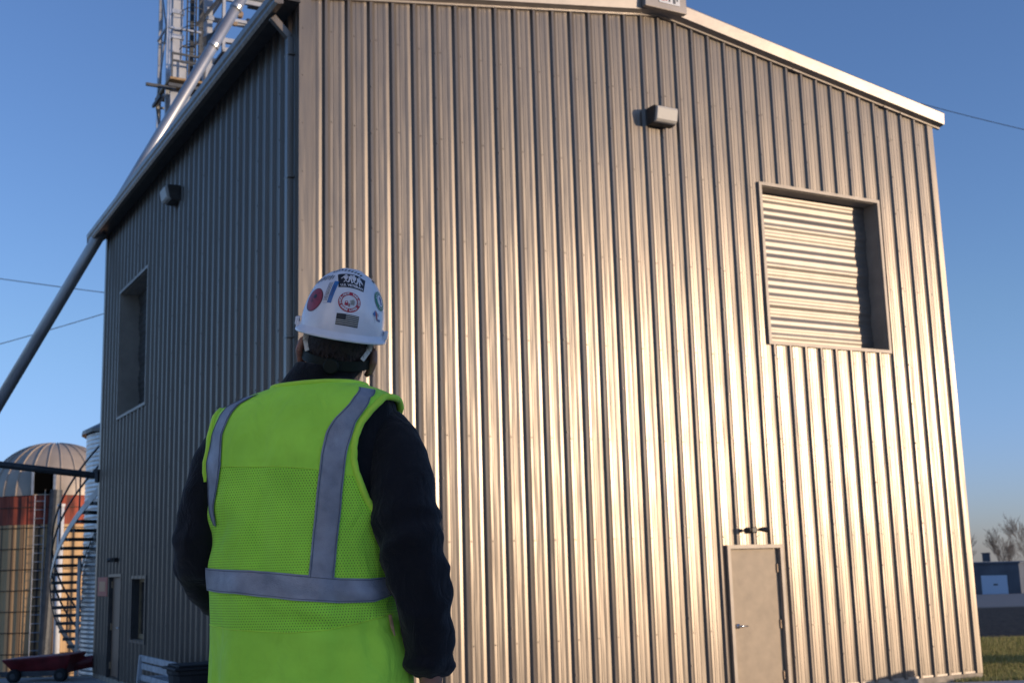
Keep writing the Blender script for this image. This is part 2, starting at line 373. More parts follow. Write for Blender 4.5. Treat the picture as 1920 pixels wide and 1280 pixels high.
def shutter(o, place, rng, cm=None):
    win = empty('rolling_shutter'); win.parent = B
    mb, bx = opening(o, place, 'x', .40)
    mb.obj('frame', M['frame'], win)
    a, b, z0, z1 = o; rnd = random.Random(rng); mb = MB(); n = int((z1-z0-.03)/.009); ph = rnd.uniform(0, 6)
    def hc(z):      # corrugated curtain, bellied a little between its guides
        return -.285+0.0036*math.sin(2*math.pi*z/.122)+.0105*math.sin(2*math.pi*z/.575+ph)+.002*math.sin(2*math.pi*z/.31)-.035*(z-z0)/(z1-z0)*-1
    zz_ = [z0+.015+i*(z1-z0-.03)/n for i in range(n+1)]; vs = []
    for s in (a+.012, b-.012): vs += [place(s, hc(z), z) for z in zz_]
    mb.add(vs, [(j, n+1+j, n+2+j, j+1) for j in range(n)])
    c = mb.obj('curtain', cm or M['shutter'], win, smooth=True, recalc=False)
    mb = MB()
    def bx2(s0, s1, h0, h1, za, zb):
        cc = [place(s, h, z) for z in (za, zb) for s, h in ((s0,h0),(s1,h0),(s1,h1),(s0,h1))]
        mb.add(cc, [(0,3,2,1),(4,5,6,7),(0,1,5,4),(1,2,6,5),(2,3,7,6),(3,0,4,7)])
    bx2(a+.012, b-.012, -.31, -.25, z0+.012, z0+.05)
    mb.obj('bottom_bar', M['shutter'], win)
    mb = MB(); bx2(a-.1, b+.1, -.395, -.41, z0-.1, z1+.1); mb.obj('backing', M['steel_dark'], win)
    return win
w1 = shutter(WIN, front, 3); w1['label'] = 'sunlit rolling shutter high in the gable wall'
w2 = shutter(LWIN, side, 5, M['dark_trim']); w2['label'] = 'shaded rolling shutter high in the side wall'  # curtain takes the darker bronze: shade of this opening put into its colour

def hollow_door(o, place, hinge_right, m, name, label, frame_m, handle_m):
    d = empty(name); d.parent = B; d['label'] = label
    mb, bx = opening(o, place, 'x', .12, .052, .05, frame_m); mb.obj('frame', frame_m, d)
    a, b, z0, z1 = o
    def mk(nm, lst, m, bev=None, par=d):
        q = MB()
        for s0, s1, h0, h1, za, zb in lst:
            c = [place(s, h, z) for z in (za, zb) for s, h in ((s0,h0),(s1,h0),(s1,h1),(s0,h1))]
            q.add(c, [(0,3,2,1),(4,5,6,7),(0,1,5,4),(1,2,6,5),(2,3,7,6),(3,0,4,7)])
        o = q.obj(nm, m, par); 
        if bev: bevel(o, bev)
        return o
    inn = -.012
    mk('door_leaf', [(a+.012, b-.022, inn-.045, inn, z0+.01, z1-.012)], m, .003)
    mk('stop', [(a+.01, b-.01, inn-.10, inn-.06, z0, z1-.009)], M['black'])
    for z in (.22, .92, 1.70):
        if z < z1: mk('hinge', [(b-.046, b-.003, inn+.001, inn+.022, z-.06, z+.06)], M['brass'], .004)
    hs = a+.095; hz = .925
    q = MB(); c = place(hs, inn+.012, hz)
    q.tube([place(hs, inn, hz), place(hs, inn+.018, hz)], .034, 16); q.tube([place(hs, inn+.018, hz), place(hs, inn+.065, hz)], .013, 10)
    q.tube([place(hs-.012, inn+.062, hz), place(hs+.04, inn+.064, hz), place(hs+.135, inn+.058, hz-.004)], [.013,.012,.010], 10)
    q.obj('handle', handle_m, d, smooth=True)
    return d
hollow_door(DOOR, front, True, M['door'], 'door', 'tan door under the twin emergency light', M['frame'], M['chrome'])
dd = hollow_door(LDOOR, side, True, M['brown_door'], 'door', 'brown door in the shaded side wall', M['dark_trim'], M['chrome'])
# fixed window beside the brown door
sw = empty('window'); sw.parent = B; sw['label'] = 'narrow recessed window with tan reveal beside the brown door'
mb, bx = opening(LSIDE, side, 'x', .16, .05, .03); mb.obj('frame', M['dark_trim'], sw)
mb = MB(); a, b, z0, z1 = LSIDE
mb.box((.10,a+.01,z0+.01),(.155,a+.40,z1-.01)); mb.box((.10,b-.06,z0+.01),(.155,b-.01,z1-.01)); mb.box((.10,a+.40,z0+.01),(.155,b-.06,z0+.09)); mb.box((.10,a+.40,z1-.06),(.155,b-.06,z1-.01))
mb.obj('sash', M['wood'], sw)
mb = MB(); mb.box((.13,a+.40,z0+.09),(.137,b-.06,z1-.06)); mb.obj('pane', M['glass_dark'], sw)

# ---- things fixed to the building's walls
def bl(s, t, z):      # building-local point to world
    return (cx0+s*math.cos(PSI)-t*math.sin(PSI), cy0+s*math.sin(PSI)+t*math.cos(PSI), z)
def lens_mat():
    m = mat('prismatic_lens', (.56, .52, .45), rough=.5, spec=.5, bump=.002, bump_s=90); return m
M['lens'] = lens_mat()
def wall_pack(loc, rz, label):
    t = empty('wall_lamp', loc, rz); tag(t, label, 'wall lamp', 'wall lamps high on the metal building')
    # local: x along wall, -y outwards
    w = .20
    sec = [(0,-.115),(0,.13),(-.08,.135),(-.20,.128),(-.225,.118),(-.218,.105),(-.18,-.085),(-.14,-.118),(-.05,-.125)]
    mb = MB(); mb.prism(sec, lambda y, z: (-w, y, z), lambda y, z: (w, y, z))
    bevel(mb.obj('housing', M['housing'], t), .014, 3)
    sec = [(-.17,.112),(-.252,.106),(-.260,.07),(-.228,-.080),(-.195,-.112),(-.13,-.112)]
    mb = MB(); mb.prism(sec, lambda y, z: (-w+.018, y, z), lambda y, z: (w-.018, y, z))
    o = bevel(mb.obj('lens', M['lens'], t), .012, 2)
    mb = MB(); mb.box((-.07,.0,-.07),(.07,.034,.07)); mb.obj('mounting_plate', M['housing'], t)
    return t
wall_pack(bl(5.40, -.034, 8.15), PSI, 'sunlit floodlight with pale lens on the front wall below the gable')
wall_pack(bl(-.034, 6.02, 8.03), PSI-math.pi/2, 'shaded floodlight on the blue-grey side wall below the gutter')
def twin(loc, rz, label):
    t = empty('emergency_light', loc, rz); tag(t, label, 'emergency light', 'twin-head lights above the doors')
    mb = MB(); mb.box((-.05,-.06,-.035),(.05,0,.045)); bevel(mb.obj('housing', M['housing'], t), .012)
    for sg in (-1, 1):
        mb = MB(); mb.tube([(sg*.04,-.04,0),(sg*.09,-.06,.012)], .012, 8)
        mb.tube([(sg*.075,-.055,.008),(sg*.115,-.08,.010),(sg*.185,-.12,.0)], [.020,.032,.040], 14)
        mb.obj('lamp_head', M['housing'], t, smooth=False)
    return t
twin(bl(6.68, -.034, 2.235), PSI, 'small dark twin-head light above the tan door')
twin(bl(-.034, 10.1, 2.15), PSI-math.pi/2, 'small twin-head light above the brown door in shade')
sg = empty('warning_sign', bl(-.04, 11.32, 1.66), PSI-math.pi/2); tag(sg, 'faded red and orange sign on the side wall beside the brown door', 'sign')
mb = MB(); mb.box((-.46,-.012,-.18),(.46,0,.18)); bevel(mb.obj('board', M['sign_red'], sg), .003)
mb = MB(); mb.box((-.30,-.0165,-.09),(.30,-.0125,.10)); mb.obj('panel', M['sign_orange'], sg)

# ------------------------------------------------------------------ bench and bin by the side wall
bn = empty("slatted_bench", bl(-.75, 4.0, 0), PSI-math.pi/2)
tag(bn, 'white slatted bench standing against the shaded side wall', 'bench')
# ------------------------------------------------------------------ grain spout, tower
for side_y in (-1.0, 1.0):
    mb = MB()
    mb.bar((side_y, .02, -.09), (side_y, .08, .70), .06, .05); mb.bar((side_y, .45, -.09), (side_y, .42, .36), .06, .05); mb.bar((side_y, .03, .345), (side_y, .48, .345), .05, .05)
    mb.obj('leg', M['bench_paint'], bn)

mb = MB()
for z in (.395, .555, .665): mb.box((-1.12, .075, z-.042), (1.12, .105, z+.042))
bevel(mb.obj('backrest', M['bench_paint'], bn), .006)
mb = MB()
for y in (.12, .24, .36, .48): mb.box((-1.12, y-.05, .372), (1.12, y+.05, .402))
bevel(mb.obj('seat', M['bench_paint'], bn), .006)
tb = empty('waste_bin', bl(-.62, 2.18, -.09), PSI); tag(tb, 'black waste bin beside the white bench', 'waste bin')
mb = MB(); vs = []
for z, w in ((0, .24), (.05, .25), (.70, .31), (.72, .33), (.76, .33)):
    for k in range(16):
        t = 2*math.pi*k/16; c, s_ = math.cos(t), math.sin(t); q = (abs(c)**4+abs(s_)**4)**-.25; vs.append((c*q*w, s_*q*w, z))
mb.add(vs, [(i*16+j, i*16+(j+1)%16, (i+1)*16+(j+1)%16, (i+1)*16+j) for i in range(4) for j in range(16)]+[tuple(range(16))[::-1]])
mb.obj('body', M['black'], tb)
mb = MB(); mb.box((-.34,-.34,.765),(.34,.34,.80)); mb.box((-.28,-.28,.80),(.28,.28,.83)); bevel(mb.obj('lid', M['black'], tb), .02, 3)

# ------------------------------------------------------------------ grain leg tower behind the building
TW = empty('grain_elevator_tower', (-10.29, 36.0, 0), PSI)
tag(TW, 'tall steel grain elevator tower with ladder and head platform behind the roof', 'tower')
g0 = gh(-10, 36.5)
for (u, v) in ((-.15,0),(.85,0),(-.15,1.1),(.85,1.1)):
    mb = MB(); mb.box((u-.06,v-.06,g0),(u+.06,v+.06,21.5)); mb.obj('post', M['galv'] if u < 0 else M['steel_dark'], TW)
mb = MB()
z = g0+2
k = 0
while z < 21:
    mb.bar((-.15,-.07,z),(.85,-.07,z),.06,.06); mb.bar((-.15,1.17,z),(.85,1.17,z),.06,.06); mb.bar((-.22,0,z),(-.22,1.1,z),.06,.06); mb.bar((.92,0,z),(.92,1.1,z),.06,.06)
    mb.bar((-.22,0 if k%2 else 1.1,z),(-.22,1.1 if k%2 else 0,z+2.2),.05,.05); k += 1; z += 2.2
mb.obj('cross_brace', M['galv'], TW)
def casing(u0, u1, v0, v1, z0, z1):
    c = empty('leg_casing'); c.parent = TW
    mb = MB(); mb.box((u0,v0,z0),(u1,v1,z1)); mb.obj('trunk', M['galv_light'], c)
    z = z1-.2
    while z > z0:
        mb = MB(); mb.box((u0-.04,v0-.04,z),(u1+.04,v1+.04,z+.14)); z -= .83; mb.obj('flange', M['galv'], c)
casing(.0, .30, .05, .35, g0, 21); casing(1.02, 1.24, .05, .35, 17.0, 21)
lad = empty('ladder'); lad.parent = TW
mb = MB()
for u in (.40, .66): mb = MB(); mb.tube([(u,-.12,g0),(u,-.12,21.4)], .022, 6); mb.obj('rail', M['steel_dark'], lad)
z = g0+.3
while z < 21.3: mb = MB(); mb.tube([(.40,-.12,z),(.66,-.12,z)], .014, 6); z += .33; mb.obj('rung', M['steel_dark'], lad)
mb = MB()
for z in (17.35, 17.9, 18.5, 19.1, 19.7, 20.3):   # ladder cage hoops
    mb.tube([(.53+.36*math.cos(a), -.12-.62*math.sin(a), z) for a in [math.pi*i/8 for i in range(9)]], .015, 5)
for a in (.25, .5, .75): mb.tube([(.53+.36*math.cos(math.pi*a), -.12-.62*math.sin(math.pi*a), 17.3),(.53+.36*math.cos(math.pi*a), -.12-.62*math.sin(math.pi*a), 20.4)], .014, 5)
mb.obj('cage', M['steel_dark'], lad)
cw = empty('catwalk'); cw.parent = TW
mb = MB(); mb.box((-.25,-.8,16.62),(1.35,1.2,16.69)); mb.obj('floor', M['wood'], cw)
mb = MB(); 
for z in (16.42,): mb.bar((-.3,-.82,z),(1.4,-.82,z),.07,.10); mb.bar((-.9,-.5,z+.02),(0,-.5,z+.02),.08,.09); mb.bar((-.3,.2,z),(-.3,1.2,z),.07,.1)
mb.obj('bracket', M['steel_dark'], cw)
mb = MB()
for z in (17.22, 17.45): mb.bar((-.2,-.8,z),(.78,-.8,z),.05,.06)
for u in (-.2, .3, .78): mb.bar((u,-.8,16.69),(u,-.8,17.47),.045)
mb.obj('guard_rail', M['steel_dark'], cw)
mb = MB(); mb.box((-.16,-.5,15.0),(.42,-.45,16.35)); mb.box((-.16,-.5,16.75),(.30,-.46,17.3)); mb.box((.95,-.35,16.7),(1.3,-.30,17.5)); mb.obj('guard_plate', M['galv_light'], TW)
hp = empty('head_platform'); hp.parent = TW
mb = MB(); mb.box((1.45,-.5,17.95),(3.1,1.2,18.02)); mb.obj('floor', M['steel_dark'], hp)
mb = MB()
U0, U1, V0, V1 = 1.42, 3.05, -.5, 1.2
for v in (V0, V1):
    for z, w in ((18.30,.14),(19.02,.10),(19.72,.15),(17.98,.14)): mb.bar((U0,v,z),(U1,v,z),.08,w)
    for u in (U0+.02, U1-.02): mb.bar((u,v,17.95),(u,v,19.75),.13,.09)
for u in (U0, U1):
    for z in (18.30,19.02,19.72): mb.bar((u,V0,z),(u,V1,z),.07,.09)
mb.obj('guard_frame', M['galv_light'], hp)
mb = MB()
mb.bar((U0-.1,V0-.03,19.84),(U1+.15,V0-.03,19.84),.10,.09); mb.bar((1.0,-.3,17.0),(1.55,-.5,17.9),.10,.10); mb.bar((U0-.75,-.25,18.75),(U0-.05,V0-.02,19.75),.10,.09)
mb.bar((.95,0,18.3),(1.42,-.2,18.6),.16,.3); mb.obj('strut', M['steel_dark'], hp)
mt = empty('drive_motor'); mt.parent = TW
mb = MB(); mb.tube([(1.75,-.2,20.1),(2.35,-.2,20.1)], .22, 16); mb.box((2.4,-.35,19.85),(2.75,.2,20.3)); mb.obj('motor', M['steel_dark'], mt)
mb = MB(); mb.tube([(2.2,-.42,19.05),(2.55,-.42,19.05)], .15, 12); mb.obj('brake', M['steel_dark'], mt)
mb = MB(); mb.tube([(2.85,-.52,20.1),(2.85,-.35,20.1)], .22, 16); mb.tube([(2.05,-.5,20.02),(2.05,-.35,20.02)], .12, 12); mb.tube([(1.98,-.48,19.3),(2.02,-.3,19.3)], .10, 12); mb.tube([(1.80,-.52,18.95),(1.82,-.4,18.95)], .09, 12)
mb.obj('pulley', M['brass'], mt)
mb = MB(); mb.tube([(2.8,-.1,19.8),(3.4,-.1,20.7)], .16, 12); mb.box((1.2,-.2,20.35),(3.0,1.0,21.3)); mb.obj('gear_case', M['steel_dark'], mt)

sp = empty('grain_spout', (-10.16, 24.1, 5.32)); tag(sp, 'long straight steel grain spout sloping down from the tower', 'grain spout')
A0 = Vector((-10.16, 24.1, 5.32)); A1 = Vector((-6.37, 25.4, 13.25)); dirp = (A1-A0)
SPR = .122
a = -dirp*.42; b = dirp*1.22
mb = MB(); mb.tube([a, b, Vector((-10.0, 35.7, 25.0))-A0], SPR, 20); mb.obj('pipe', M['pipe'], sp, smooth=True)
for t in [-.2, .44, 1.0, 1.12]:
    mb = MB(); c = dirp*t; d = dirp.normalized()*.045; mb.tube([c-d, c+d], SPR+.014, 20); mb.obj('joint_band', M['galv'], sp)

# horizontal conduit bridge ending at the building's far corner
ob = empty('overhead_pipe', (-10.478, 25.0, 4.15)); tag(ob, 'dark horizontal pipe running left from the far corner of the building', 'pipe')
mb = MB(); mb.tube([(-5.0,.2,.72),(2.03,0.02,-.29)], .07, 12); mb.obj('pipe', M['steel_dark'], ob, smooth=True)
mb = MB(); mb.box((1.98,-.12,-.42),(2.04,.16,-.16)); mb.obj('wall_flange', M['steel_dark'], ob)
mb = MB(); mb.bar((-4.9,.2,-7.2),(-4.9,.2,.65),.12); mb.obj('post', M['steel_dark'], ob)

# ------------------------------------------------------------------ corrugated bin with spiral stair
BX, BY, BR = -8.60, 31.3, 2.2
gb = gh(BX, BY)-.3
bnn = empty('corrugated_grain_bin', (BX, BY, gb)); tag(bnn, 'shaded corrugated steel grain bin behind the far corner of the building', 'grain bin')
mb = MB(); vs = []; n = 72; H_ = 5.38-gb; kz = int(H_/.035)
for i in range(kz+1):
    z = H_*i/kz; r = BR+.012*math.cos(2*math.pi*z/.105)
    vs += [(r*math.cos(2*math.pi*j/n), r*math.sin(2*math.pi*j/n), z) for j in range(n)]
mb.add(vs, [(i*n+j, i*n+(j+1)%n, (i+1)*n+(j+1)%n, (i+1)*n+j) for i in range(kz) for j in range(n)])
mb.obj('shell', M['galv'], bnn, smooth=True)
mb = MB(); vs = []
for r, z in ((BR-.02,H_-.06),(BR+.12,H_-.08),(BR+.12,H_+.0),(.35,H_+1.05),(.35,H_+1.2),(.0,H_+1.25)):
    vs += [(r*math.cos(2*math.pi*j/40), r*math.sin(2*math.pi*j/40), z+(.02 if j%2 else 0)) for j in range(40)]
mb.add(vs, [(i*40+j, i*40+(j+1)%40, (i+1)*40+(j+1)%40, (i+1)*40+j) for i in range(5) for j in range(40)]); mb.obj('roof', M['dark_trim'], bnn)
st = empty('spiral_stair', (BX, BY, 0)); tag(st, 'galvanised spiral stair curling around the corrugated bin', 'stair')
RO, RI = 2.90, 2.27
base_ang = math.pi+.28      # direction of the leftmost silhouette as seen from the yard
def hz(phi): return 1.5+.0434*phi
def hp_(phi, r, dz=0):
    a = base_ang+R(phi); return (r*math.cos(a), r*math.sin(a), hz(phi)+dz)
phis = [-46+4.6*i for i in range(29)]
for i, phi in enumerate(phis):
    mb = MB(); a0, a1 = phi, phi+5.2
    z = hz(phi)
    def pt(p, r, dz):
        a = base_ang+R(p); return (r*math.cos(a), r*math.sin(a), z+dz)
    mb.add([pt(a0,RI,0),pt(a0,RO,0),pt(a1,RO,0),pt(a1,RI,0),pt(a0,RI,.075),pt(a0,RO,.075),pt(a1,RO,.075),pt(a1,RI,.075)], [(0,3,2,1),(4,5,6,7),(0,1,5,4),(1,2,6,5),(2,3,7,6),(3,0,4,7)])
    mb.obj('tread', M['steel_dark'], st)
for r in (RO+.02, RI-.02):
    mb = MB(); vs = []; ps = [-48+3*i for i in range(47)]
    for p in ps: vs += [hp_(p, r-.012, -.06), hp_(p, r+.012, -.06), hp_(p, r+.012, .12), hp_(p, r-.012, .12)]
    mb.add(vs, [(i*4+j, i*4+(j+1)%4, (i+1)*4+(j+1)%4, (i+1)*4+j) for i in range(len(ps)-1) for j in range(4)]); mb.obj('stringer', M['galv'], st)
mb = MB()
for dz in (.62, 1.08): mb.tube([hp_(p, RO+.02, dz) for p in range(-44, 92, 4)], .024, 6)
for p in range(-44, 92, 17): mb.tube([hp_(p, RO+.02, .1), hp_(p, RO+.02, 1.08)], .02, 6)
mb.obj('handrail', M['steel_dark'], st)
mb = MB()
for a in (-20, 20, 60): 
    x, y, z = hp_(a, RI+.1); mb.bar((x, y, gb), (x, y, z), .07)
mb.obj('support_post', M['galv'], st)

# ------------------------------------------------------------------ concrete stave silo
SX, SY, SR = -20.55, 55.0, 2.78
gs = gh(SX, SY)-.3
def stave_mat():
    m = mat('stave_concrete', (.74, .48, .24), rough=.9, noise_s=1.2, noise_a=.15, col2=(.54, .34, .17), stretch=(1,1,.25), detail=6)
    n = m.node_tree.nodes; l = m.node_tree.links; p = n['Principled BSDF']
    tc = n.new('ShaderNodeTexCoord'); sx = n.new('ShaderNodeSeparateXYZ'); l.new(tc.outputs['Object'], sx.inputs[0])
    at = n.new('ShaderNodeMath'); at.operation = 'ARCTAN2'; l.new(sx.outputs[1], at.inputs[0]); l.new(sx.outputs[0], at.inputs[1])
    cb = n.new('ShaderNodeCombineXYZ'); l.new(at.outputs[0], cb.inputs[0])
    nz = n.new('ShaderNodeTexNoise'); nz.inputs['Scale'].default_value = 8; nz.inputs['Detail'].default_value = 2; l.new(cb.outputs[0], nz.inputs['Vector'])
    rp = n.new('ShaderNodeMapRange'); rp.inputs[1].default_value = .52; rp.inputs[2].default_value = .60; l.new(nz.outputs[0], rp.inputs[0])
    # black streaks running down between staves, and the painted red band at the top
    old = p.inputs['Base Color'].links[0].from_socket
    mx = n.new('ShaderNodeMix'); mx.data_type = 'RGBA'; mx.inputs[7].default_value = (.05, .045, .04, 1); l.new(rp.outputs[0], mx.inputs[0]); l.new(old, mx.inputs[6])
    l.new(mx.outputs[2], p.inputs['Base Color']); return m
M['stave'] = stave_mat()
M['red_band'] = mat('red_band_paint', (.50, .10, .05), rough=.8, noise_s=3, noise_a=.25, col2=(.12, .04, .03), stretch=(1,1,.3), detail=6)
M['dome'] = mat('dome_steel', (.50, .41, .32), rough=.5, metal=.2, noise_s=1, noise_a=.1)
M['hoop'] = mat('rusty_hoop', (.10, .07, .05), rough=.7, metal=.3)
si = empty('stave_silo', (SX, SY, gs)); tag(si, 'old concrete stave silo with ribbed steel dome and red painted band', 'silo')
TZ = 5.32-gs
def cyl(name, r, z0, z1, m, par, n=96, wob=0):
    mb = MB(); vs = []
    for z in (z0, z1): vs += [((r+(wob if j%3 == 0 else 0))*math.cos(2*math.pi*j/n), (r+(wob if j%3 == 0 else 0))*math.sin(2*math.pi*j/n), z) for j in range(n)]
    mb.add(vs, [(j, (j+1)%n, n+(j+1)%n, n+j) for j in range(n)]); return mb.obj(name, m, par)
cyl('wall', SR, 0, TZ-1.22, M['stave'], si, wob=-.035)
cyl('painted_band', SR+.004, TZ-1.22, TZ, M['red_band'], si, wob=-.035)
mb = MB(); z = .6
while z < TZ-.2: mb = MB(); mb.tube([((SR+.02)*math.cos(t), (SR+.02)*math.sin(t), z) for t in [2*math.pi*j/48 for j in range(49)]], .019, 5, caps=False); z += .86; mb.obj('hoop', M['hoop'], si)
mb = MB(); vs = []; n = 56; rows = 12; DH = 2.45
for i in range(rows+1):
    a = (math.pi/2)*i/rows; r = (SR+.03)*math.cos(a)**.92 if i < rows else .02; z = TZ+DH*math.sin(a)
    vs += [(r*math.cos(2*math.pi*j/n), r*math.sin(2*math.pi*j/n), z) for j in range(n)]
mb.add(vs, [(i*n+j, i*n+(j+1)%n, (i+1)*n+(j+1)%n, (i+1)*n+j) for i in range(rows) for j in range(n)]); dm = mb.obj('dome', M['dome'], si, smooth=True)
mb = MB()
for j in range(28):
    t = 2*math.pi*j/28; pts = []
    for i in range(rows):
        a = (math.pi/2)*i/rows; r = (SR+.04)*math.cos(a)**.92; pts.append((r*math.cos(t), r*math.sin(t), TZ+(DH+.01)*math.sin(a)))
    mb.tube(pts, .032, 5)
mb.obj('rib', M['dome'], dm)
def sil(ang, r, z):    # ang measured from the direction to the yard, clockwise seen from above = to the left in view
    a = -math.pi/2+.36+ang; return (r*math.cos(a), r*math.sin(a), z)
ha = -.16
ax = Vector(sil(ha, 1, 0)); tx = Vector((-ax.y, ax.x, 0))
mb = MB(); c = ax*(SR-.35)
def bx3(mb, c, tx, ax, w, d, z0, z1):
    mb.add([c+tx*a+ax*b+Vector((0,0,z)) for z in (z0,z1) for a, b in ((-w,0),(w,0),(w,d),(-w,d))], [(0,3,2,1),(4,5,6,7),(0,1,5,4),(1,2,6,5),(2,3,7,6),(3,0,4,7)])
bx3(mb, c, tx, ax, .42, .40, TZ+.05, TZ+1.0); mb.obj('hatch_opening', M['void'], si)  # solid near-black block; the shade inside the hatch is put into its colour
mb = MB(); c = ax*(SR-.35)+tx*.44; bx3(mb, c, tx, ax, .05, .48, TZ, TZ+1.05); c = ax*(SR-.35)-tx*.44; bx3(mb, c, tx, ax, .05, .48, TZ, TZ+1.05); bx3(mb, ax*(SR-.35), tx, ax, .5, .48, TZ+1.0, TZ+1.08); mb.obj('hatch_frame', M['galv'], si)
ca = .02; ax = Vector(sil(ca, 1, 0))
mb = MB(); mb.tube([ax*(SR+.26)+Vector((-.35,0,0)), ax*(SR+.26)+Vector((-.0,0,TZ+.2))], .25, 14); mb.obj('chute', M['steel_dark'], si)
ld = empty('ladder'); ld.parent = si
ax = Vector(sil(-.20, 1, 0)); tx = Vector((-ax.y, ax.x, 0))
mb = MB()
for s_ in (-.2, .2): mb = MB(); mb.tube([ax*(SR+.12)+tx*s_, ax*(SR+.12)+tx*s_+Vector((0,0,TZ))], .022, 6); mb.obj('rail', M['galv'], ld)
z = .3
while z < TZ-.1: mb = MB(); mb.tube([ax*(SR+.12)-tx*.2+Vector((0,0,z)), ax*(SR+.12)+tx*.2+Vector((0,0,z))], .02, 6); z += .36; mb.obj('rung', M['galv'], ld)
mb = MB()
vp = empty('vent_pipe', (-16.55, 45, gh(-16.5, 45))); tag(vp, 'white sunlit vertical pipe in front of the stave silo', 'pipe')
mb.tube([(0,0,-.3),(0,0,4.45-gh(-16.5,45))], .11, 16); mb.obj('pipe', M['white_paint'], vp, smooth=True)
mb = MB(); mb.tube([(0,0,4.40-gh(-16.5,45)),(0,0,4.5-gh(-16.5,45))], .135, 16); mb.obj('cap', M['white_paint'], vp)

# ------------------------------------------------------------------ red portable auger at the plateau edge
au = empty('portable_auger', (-9.25, 24.7, gh(-9.9, 24.7)+.03)); tag(au, 'dark red portable auger with low hopper at the far end of the yard', 'auger')
mb = MB(); mb.add([(-.55,-.3,.18),(.45,-.3,.12),(.45,.35,.12),(-.55,.35,.18),(-.75,-.42,.42),(.62,-.42,.50),(.62,.48,.50),(-.75,.48,.42)], [(0,3,2,1),(0,1,5,4),(1,2,6,5),(2,3,7,6),(3,0,4,7),(4,5,6,7)])
bevel(mb.obj('hopper', M['red_paint'], au), .03)
mb = MB(); mb.tube([(.2,.0,.22),(1.0,.75,.34),(4.2,3.8,2.5)], .12, 14); mb.obj('auger_tube', M['red_paint'], au, smooth=True)
for x in (-.45, .45):
    w = empty('wheel', (x, -.48, .12)); w.parent = au
    mb = MB(); mb.tube([(0,-.07,0),(0,-.05,0),(0,.05,0),(0,.07,0)], [.10,.125,.125,.10], 20); mb.obj('tyre', M['black'], w)
    mb = MB(); mb.tube([(0,-.075,0),(0,.0,0)], .055, 14); mb.obj('rim', M['steel_dark'], w)
mb = MB(); mb.box((-.72,-.42,.1),(.5,-.36,.2)); mb.bar((-.8,-.2,.16),(-1.1,-.25,.12),.06); mb.obj('frame', M['steel_dark'], au)

# ------------------------------------------------------------------ wires
def wire(a, b, sag, name, label, r=.012):
    n = 24; a = Vector(a); b = Vector(b); o = empty(name, a)
    mb = MB(); mb.tube([(b-a)*(i/n)+Vector((0,0,-sag*4*(i/n)*(1-i/n))) for i in range(n+1)], r, 5)
    bpy.data.objects.remove(o); o = mb.obj(name, M['wire']); o.location = a; tag(o, label, 'wire', 'overhead wires'); return o
wire((-27.19,60,16.96), (-14.87,60,15.0), .05, 'overhead_wire', 'upper thin overhead wire left of the building, sloping down to the wall', .022)
wire((-26.99,60,12.96), (-14.87,60,16.4), .12, 'overhead_wire', 'lower thin overhead wire left of the building, rising to the wall', .022)
wire((15.25,60,26.6), (31.2,60,21.7), .25, 'overhead_wire', 'thin overhead wire in the sky right of the gable', .02)

# ------------------------------------------------------------------ far side on the right: shed, bare trees
zf = gh(72, 190)
fs = empty('distant_shed', (72.3, 190, zf), R(-27)); tag(fs, 'low dark distant shed with pale door across the field', 'shed')
mb = MB(); mb.box((-15,0,-.3),(3.3,12,4.55)); mb.obj('wall', M['far_wall'], fs)
mb = MB(); mb.box((-15.2,-.2,4.56),(3.5,12.3,4.8)); mb.obj('roof', M['far_wall'], fs)
mb = MB(); mb.box((-2.2,-.12,.0),(1.5,-.01,2.85)); gd = mb.obj('garage_door', M['far_door'], fs)
mb = MB(); mb.box((-.5,-.16,1.35),(.1,-.125,1.6)); mb.obj('sign_plate', M['far_wall'], gd)
mb = MB(); mb.box((-2.0,2,4.9),(-.9,3,6.1)); mb.box((-2.1,1.9,6.1),(-.8,3.1,6.25)); mb.obj('chimney', M['far_wall'], fs)
f2 = empty('distant_barn', (84, 215, gh(84, 215))); tag(f2, 'low weathered distant barn at the right edge behind the dark shed', 'barn')
mb = MB(); mb.box((-4,0,-.3),(7,8,3.0)); mb.obj('wall', M['bark'], f2)
mb = MB(); mb.prism([(-4.3,2.9),(7.3,2.9),(7.3,3.1),(1.5,4.6),(-4.3,3.1)], lambda x, z: (x,-.3,z), lambda x, z: (x,8.3,z)); mb.obj('roof', M['far_wall'], f2)

def bare_tree(x, y, h, seed, label, lean=0):
    rnd = random.Random(seed); o = empty('bare_tree', (x, y, gh(x, y)-.2)); tag(o, label, 'tree', 'bare trees beyond the distant shed')
    tr = MB(); cr = MB()
    def grow(p, d, L, r, lev):
        k = 4; pts = [p]; rr = [r]; q = p.copy(); dd = d.copy()
        for i in range(k):
            dd = (dd+Vector((rnd.uniform(-.16,.16), rnd.uniform(-.16,.16), .07))).normalized(); q = q+dd*(L/k); pts.append(q.copy()); rr.append(r*(1-.55*(i+1)/k))
        (tr if lev < 1 else cr).tube(pts, rr, 6 if lev < 2 else 4 if lev < 3 else 3, caps=False)
        if lev < 5:
            nb = (6, 4, 3, 3, 2)[lev]
            for j in range(nb):
                t = rnd.uniform(.35, 1) if lev else rnd.uniform(.45, 1)
                i = min(k-1, int(t*k)); pp = pts[i].lerp(pts[i+1], t*k-i)
                ang = rnd.uniform(.22, .5); az = rnd.uniform(0, 6.28)
                s = dd.orthogonal().normalized(); s.rotate(Matrix.Rotation(az, 3, dd)); nd = (dd*math.cos(ang)+s*math.sin(ang)).normalized()
                grow(pp, nd, L*rnd.uniform(.55,.72), max(.022, rr[i]*.5), lev+1)
    grow(Vector((0,0,0)), Vector((lean,0,1)).normalized(), h*.48, h*.013, 0)
    tr.obj('trunk', M['bark'], o); cr.obj('crown', M['bark'], o)
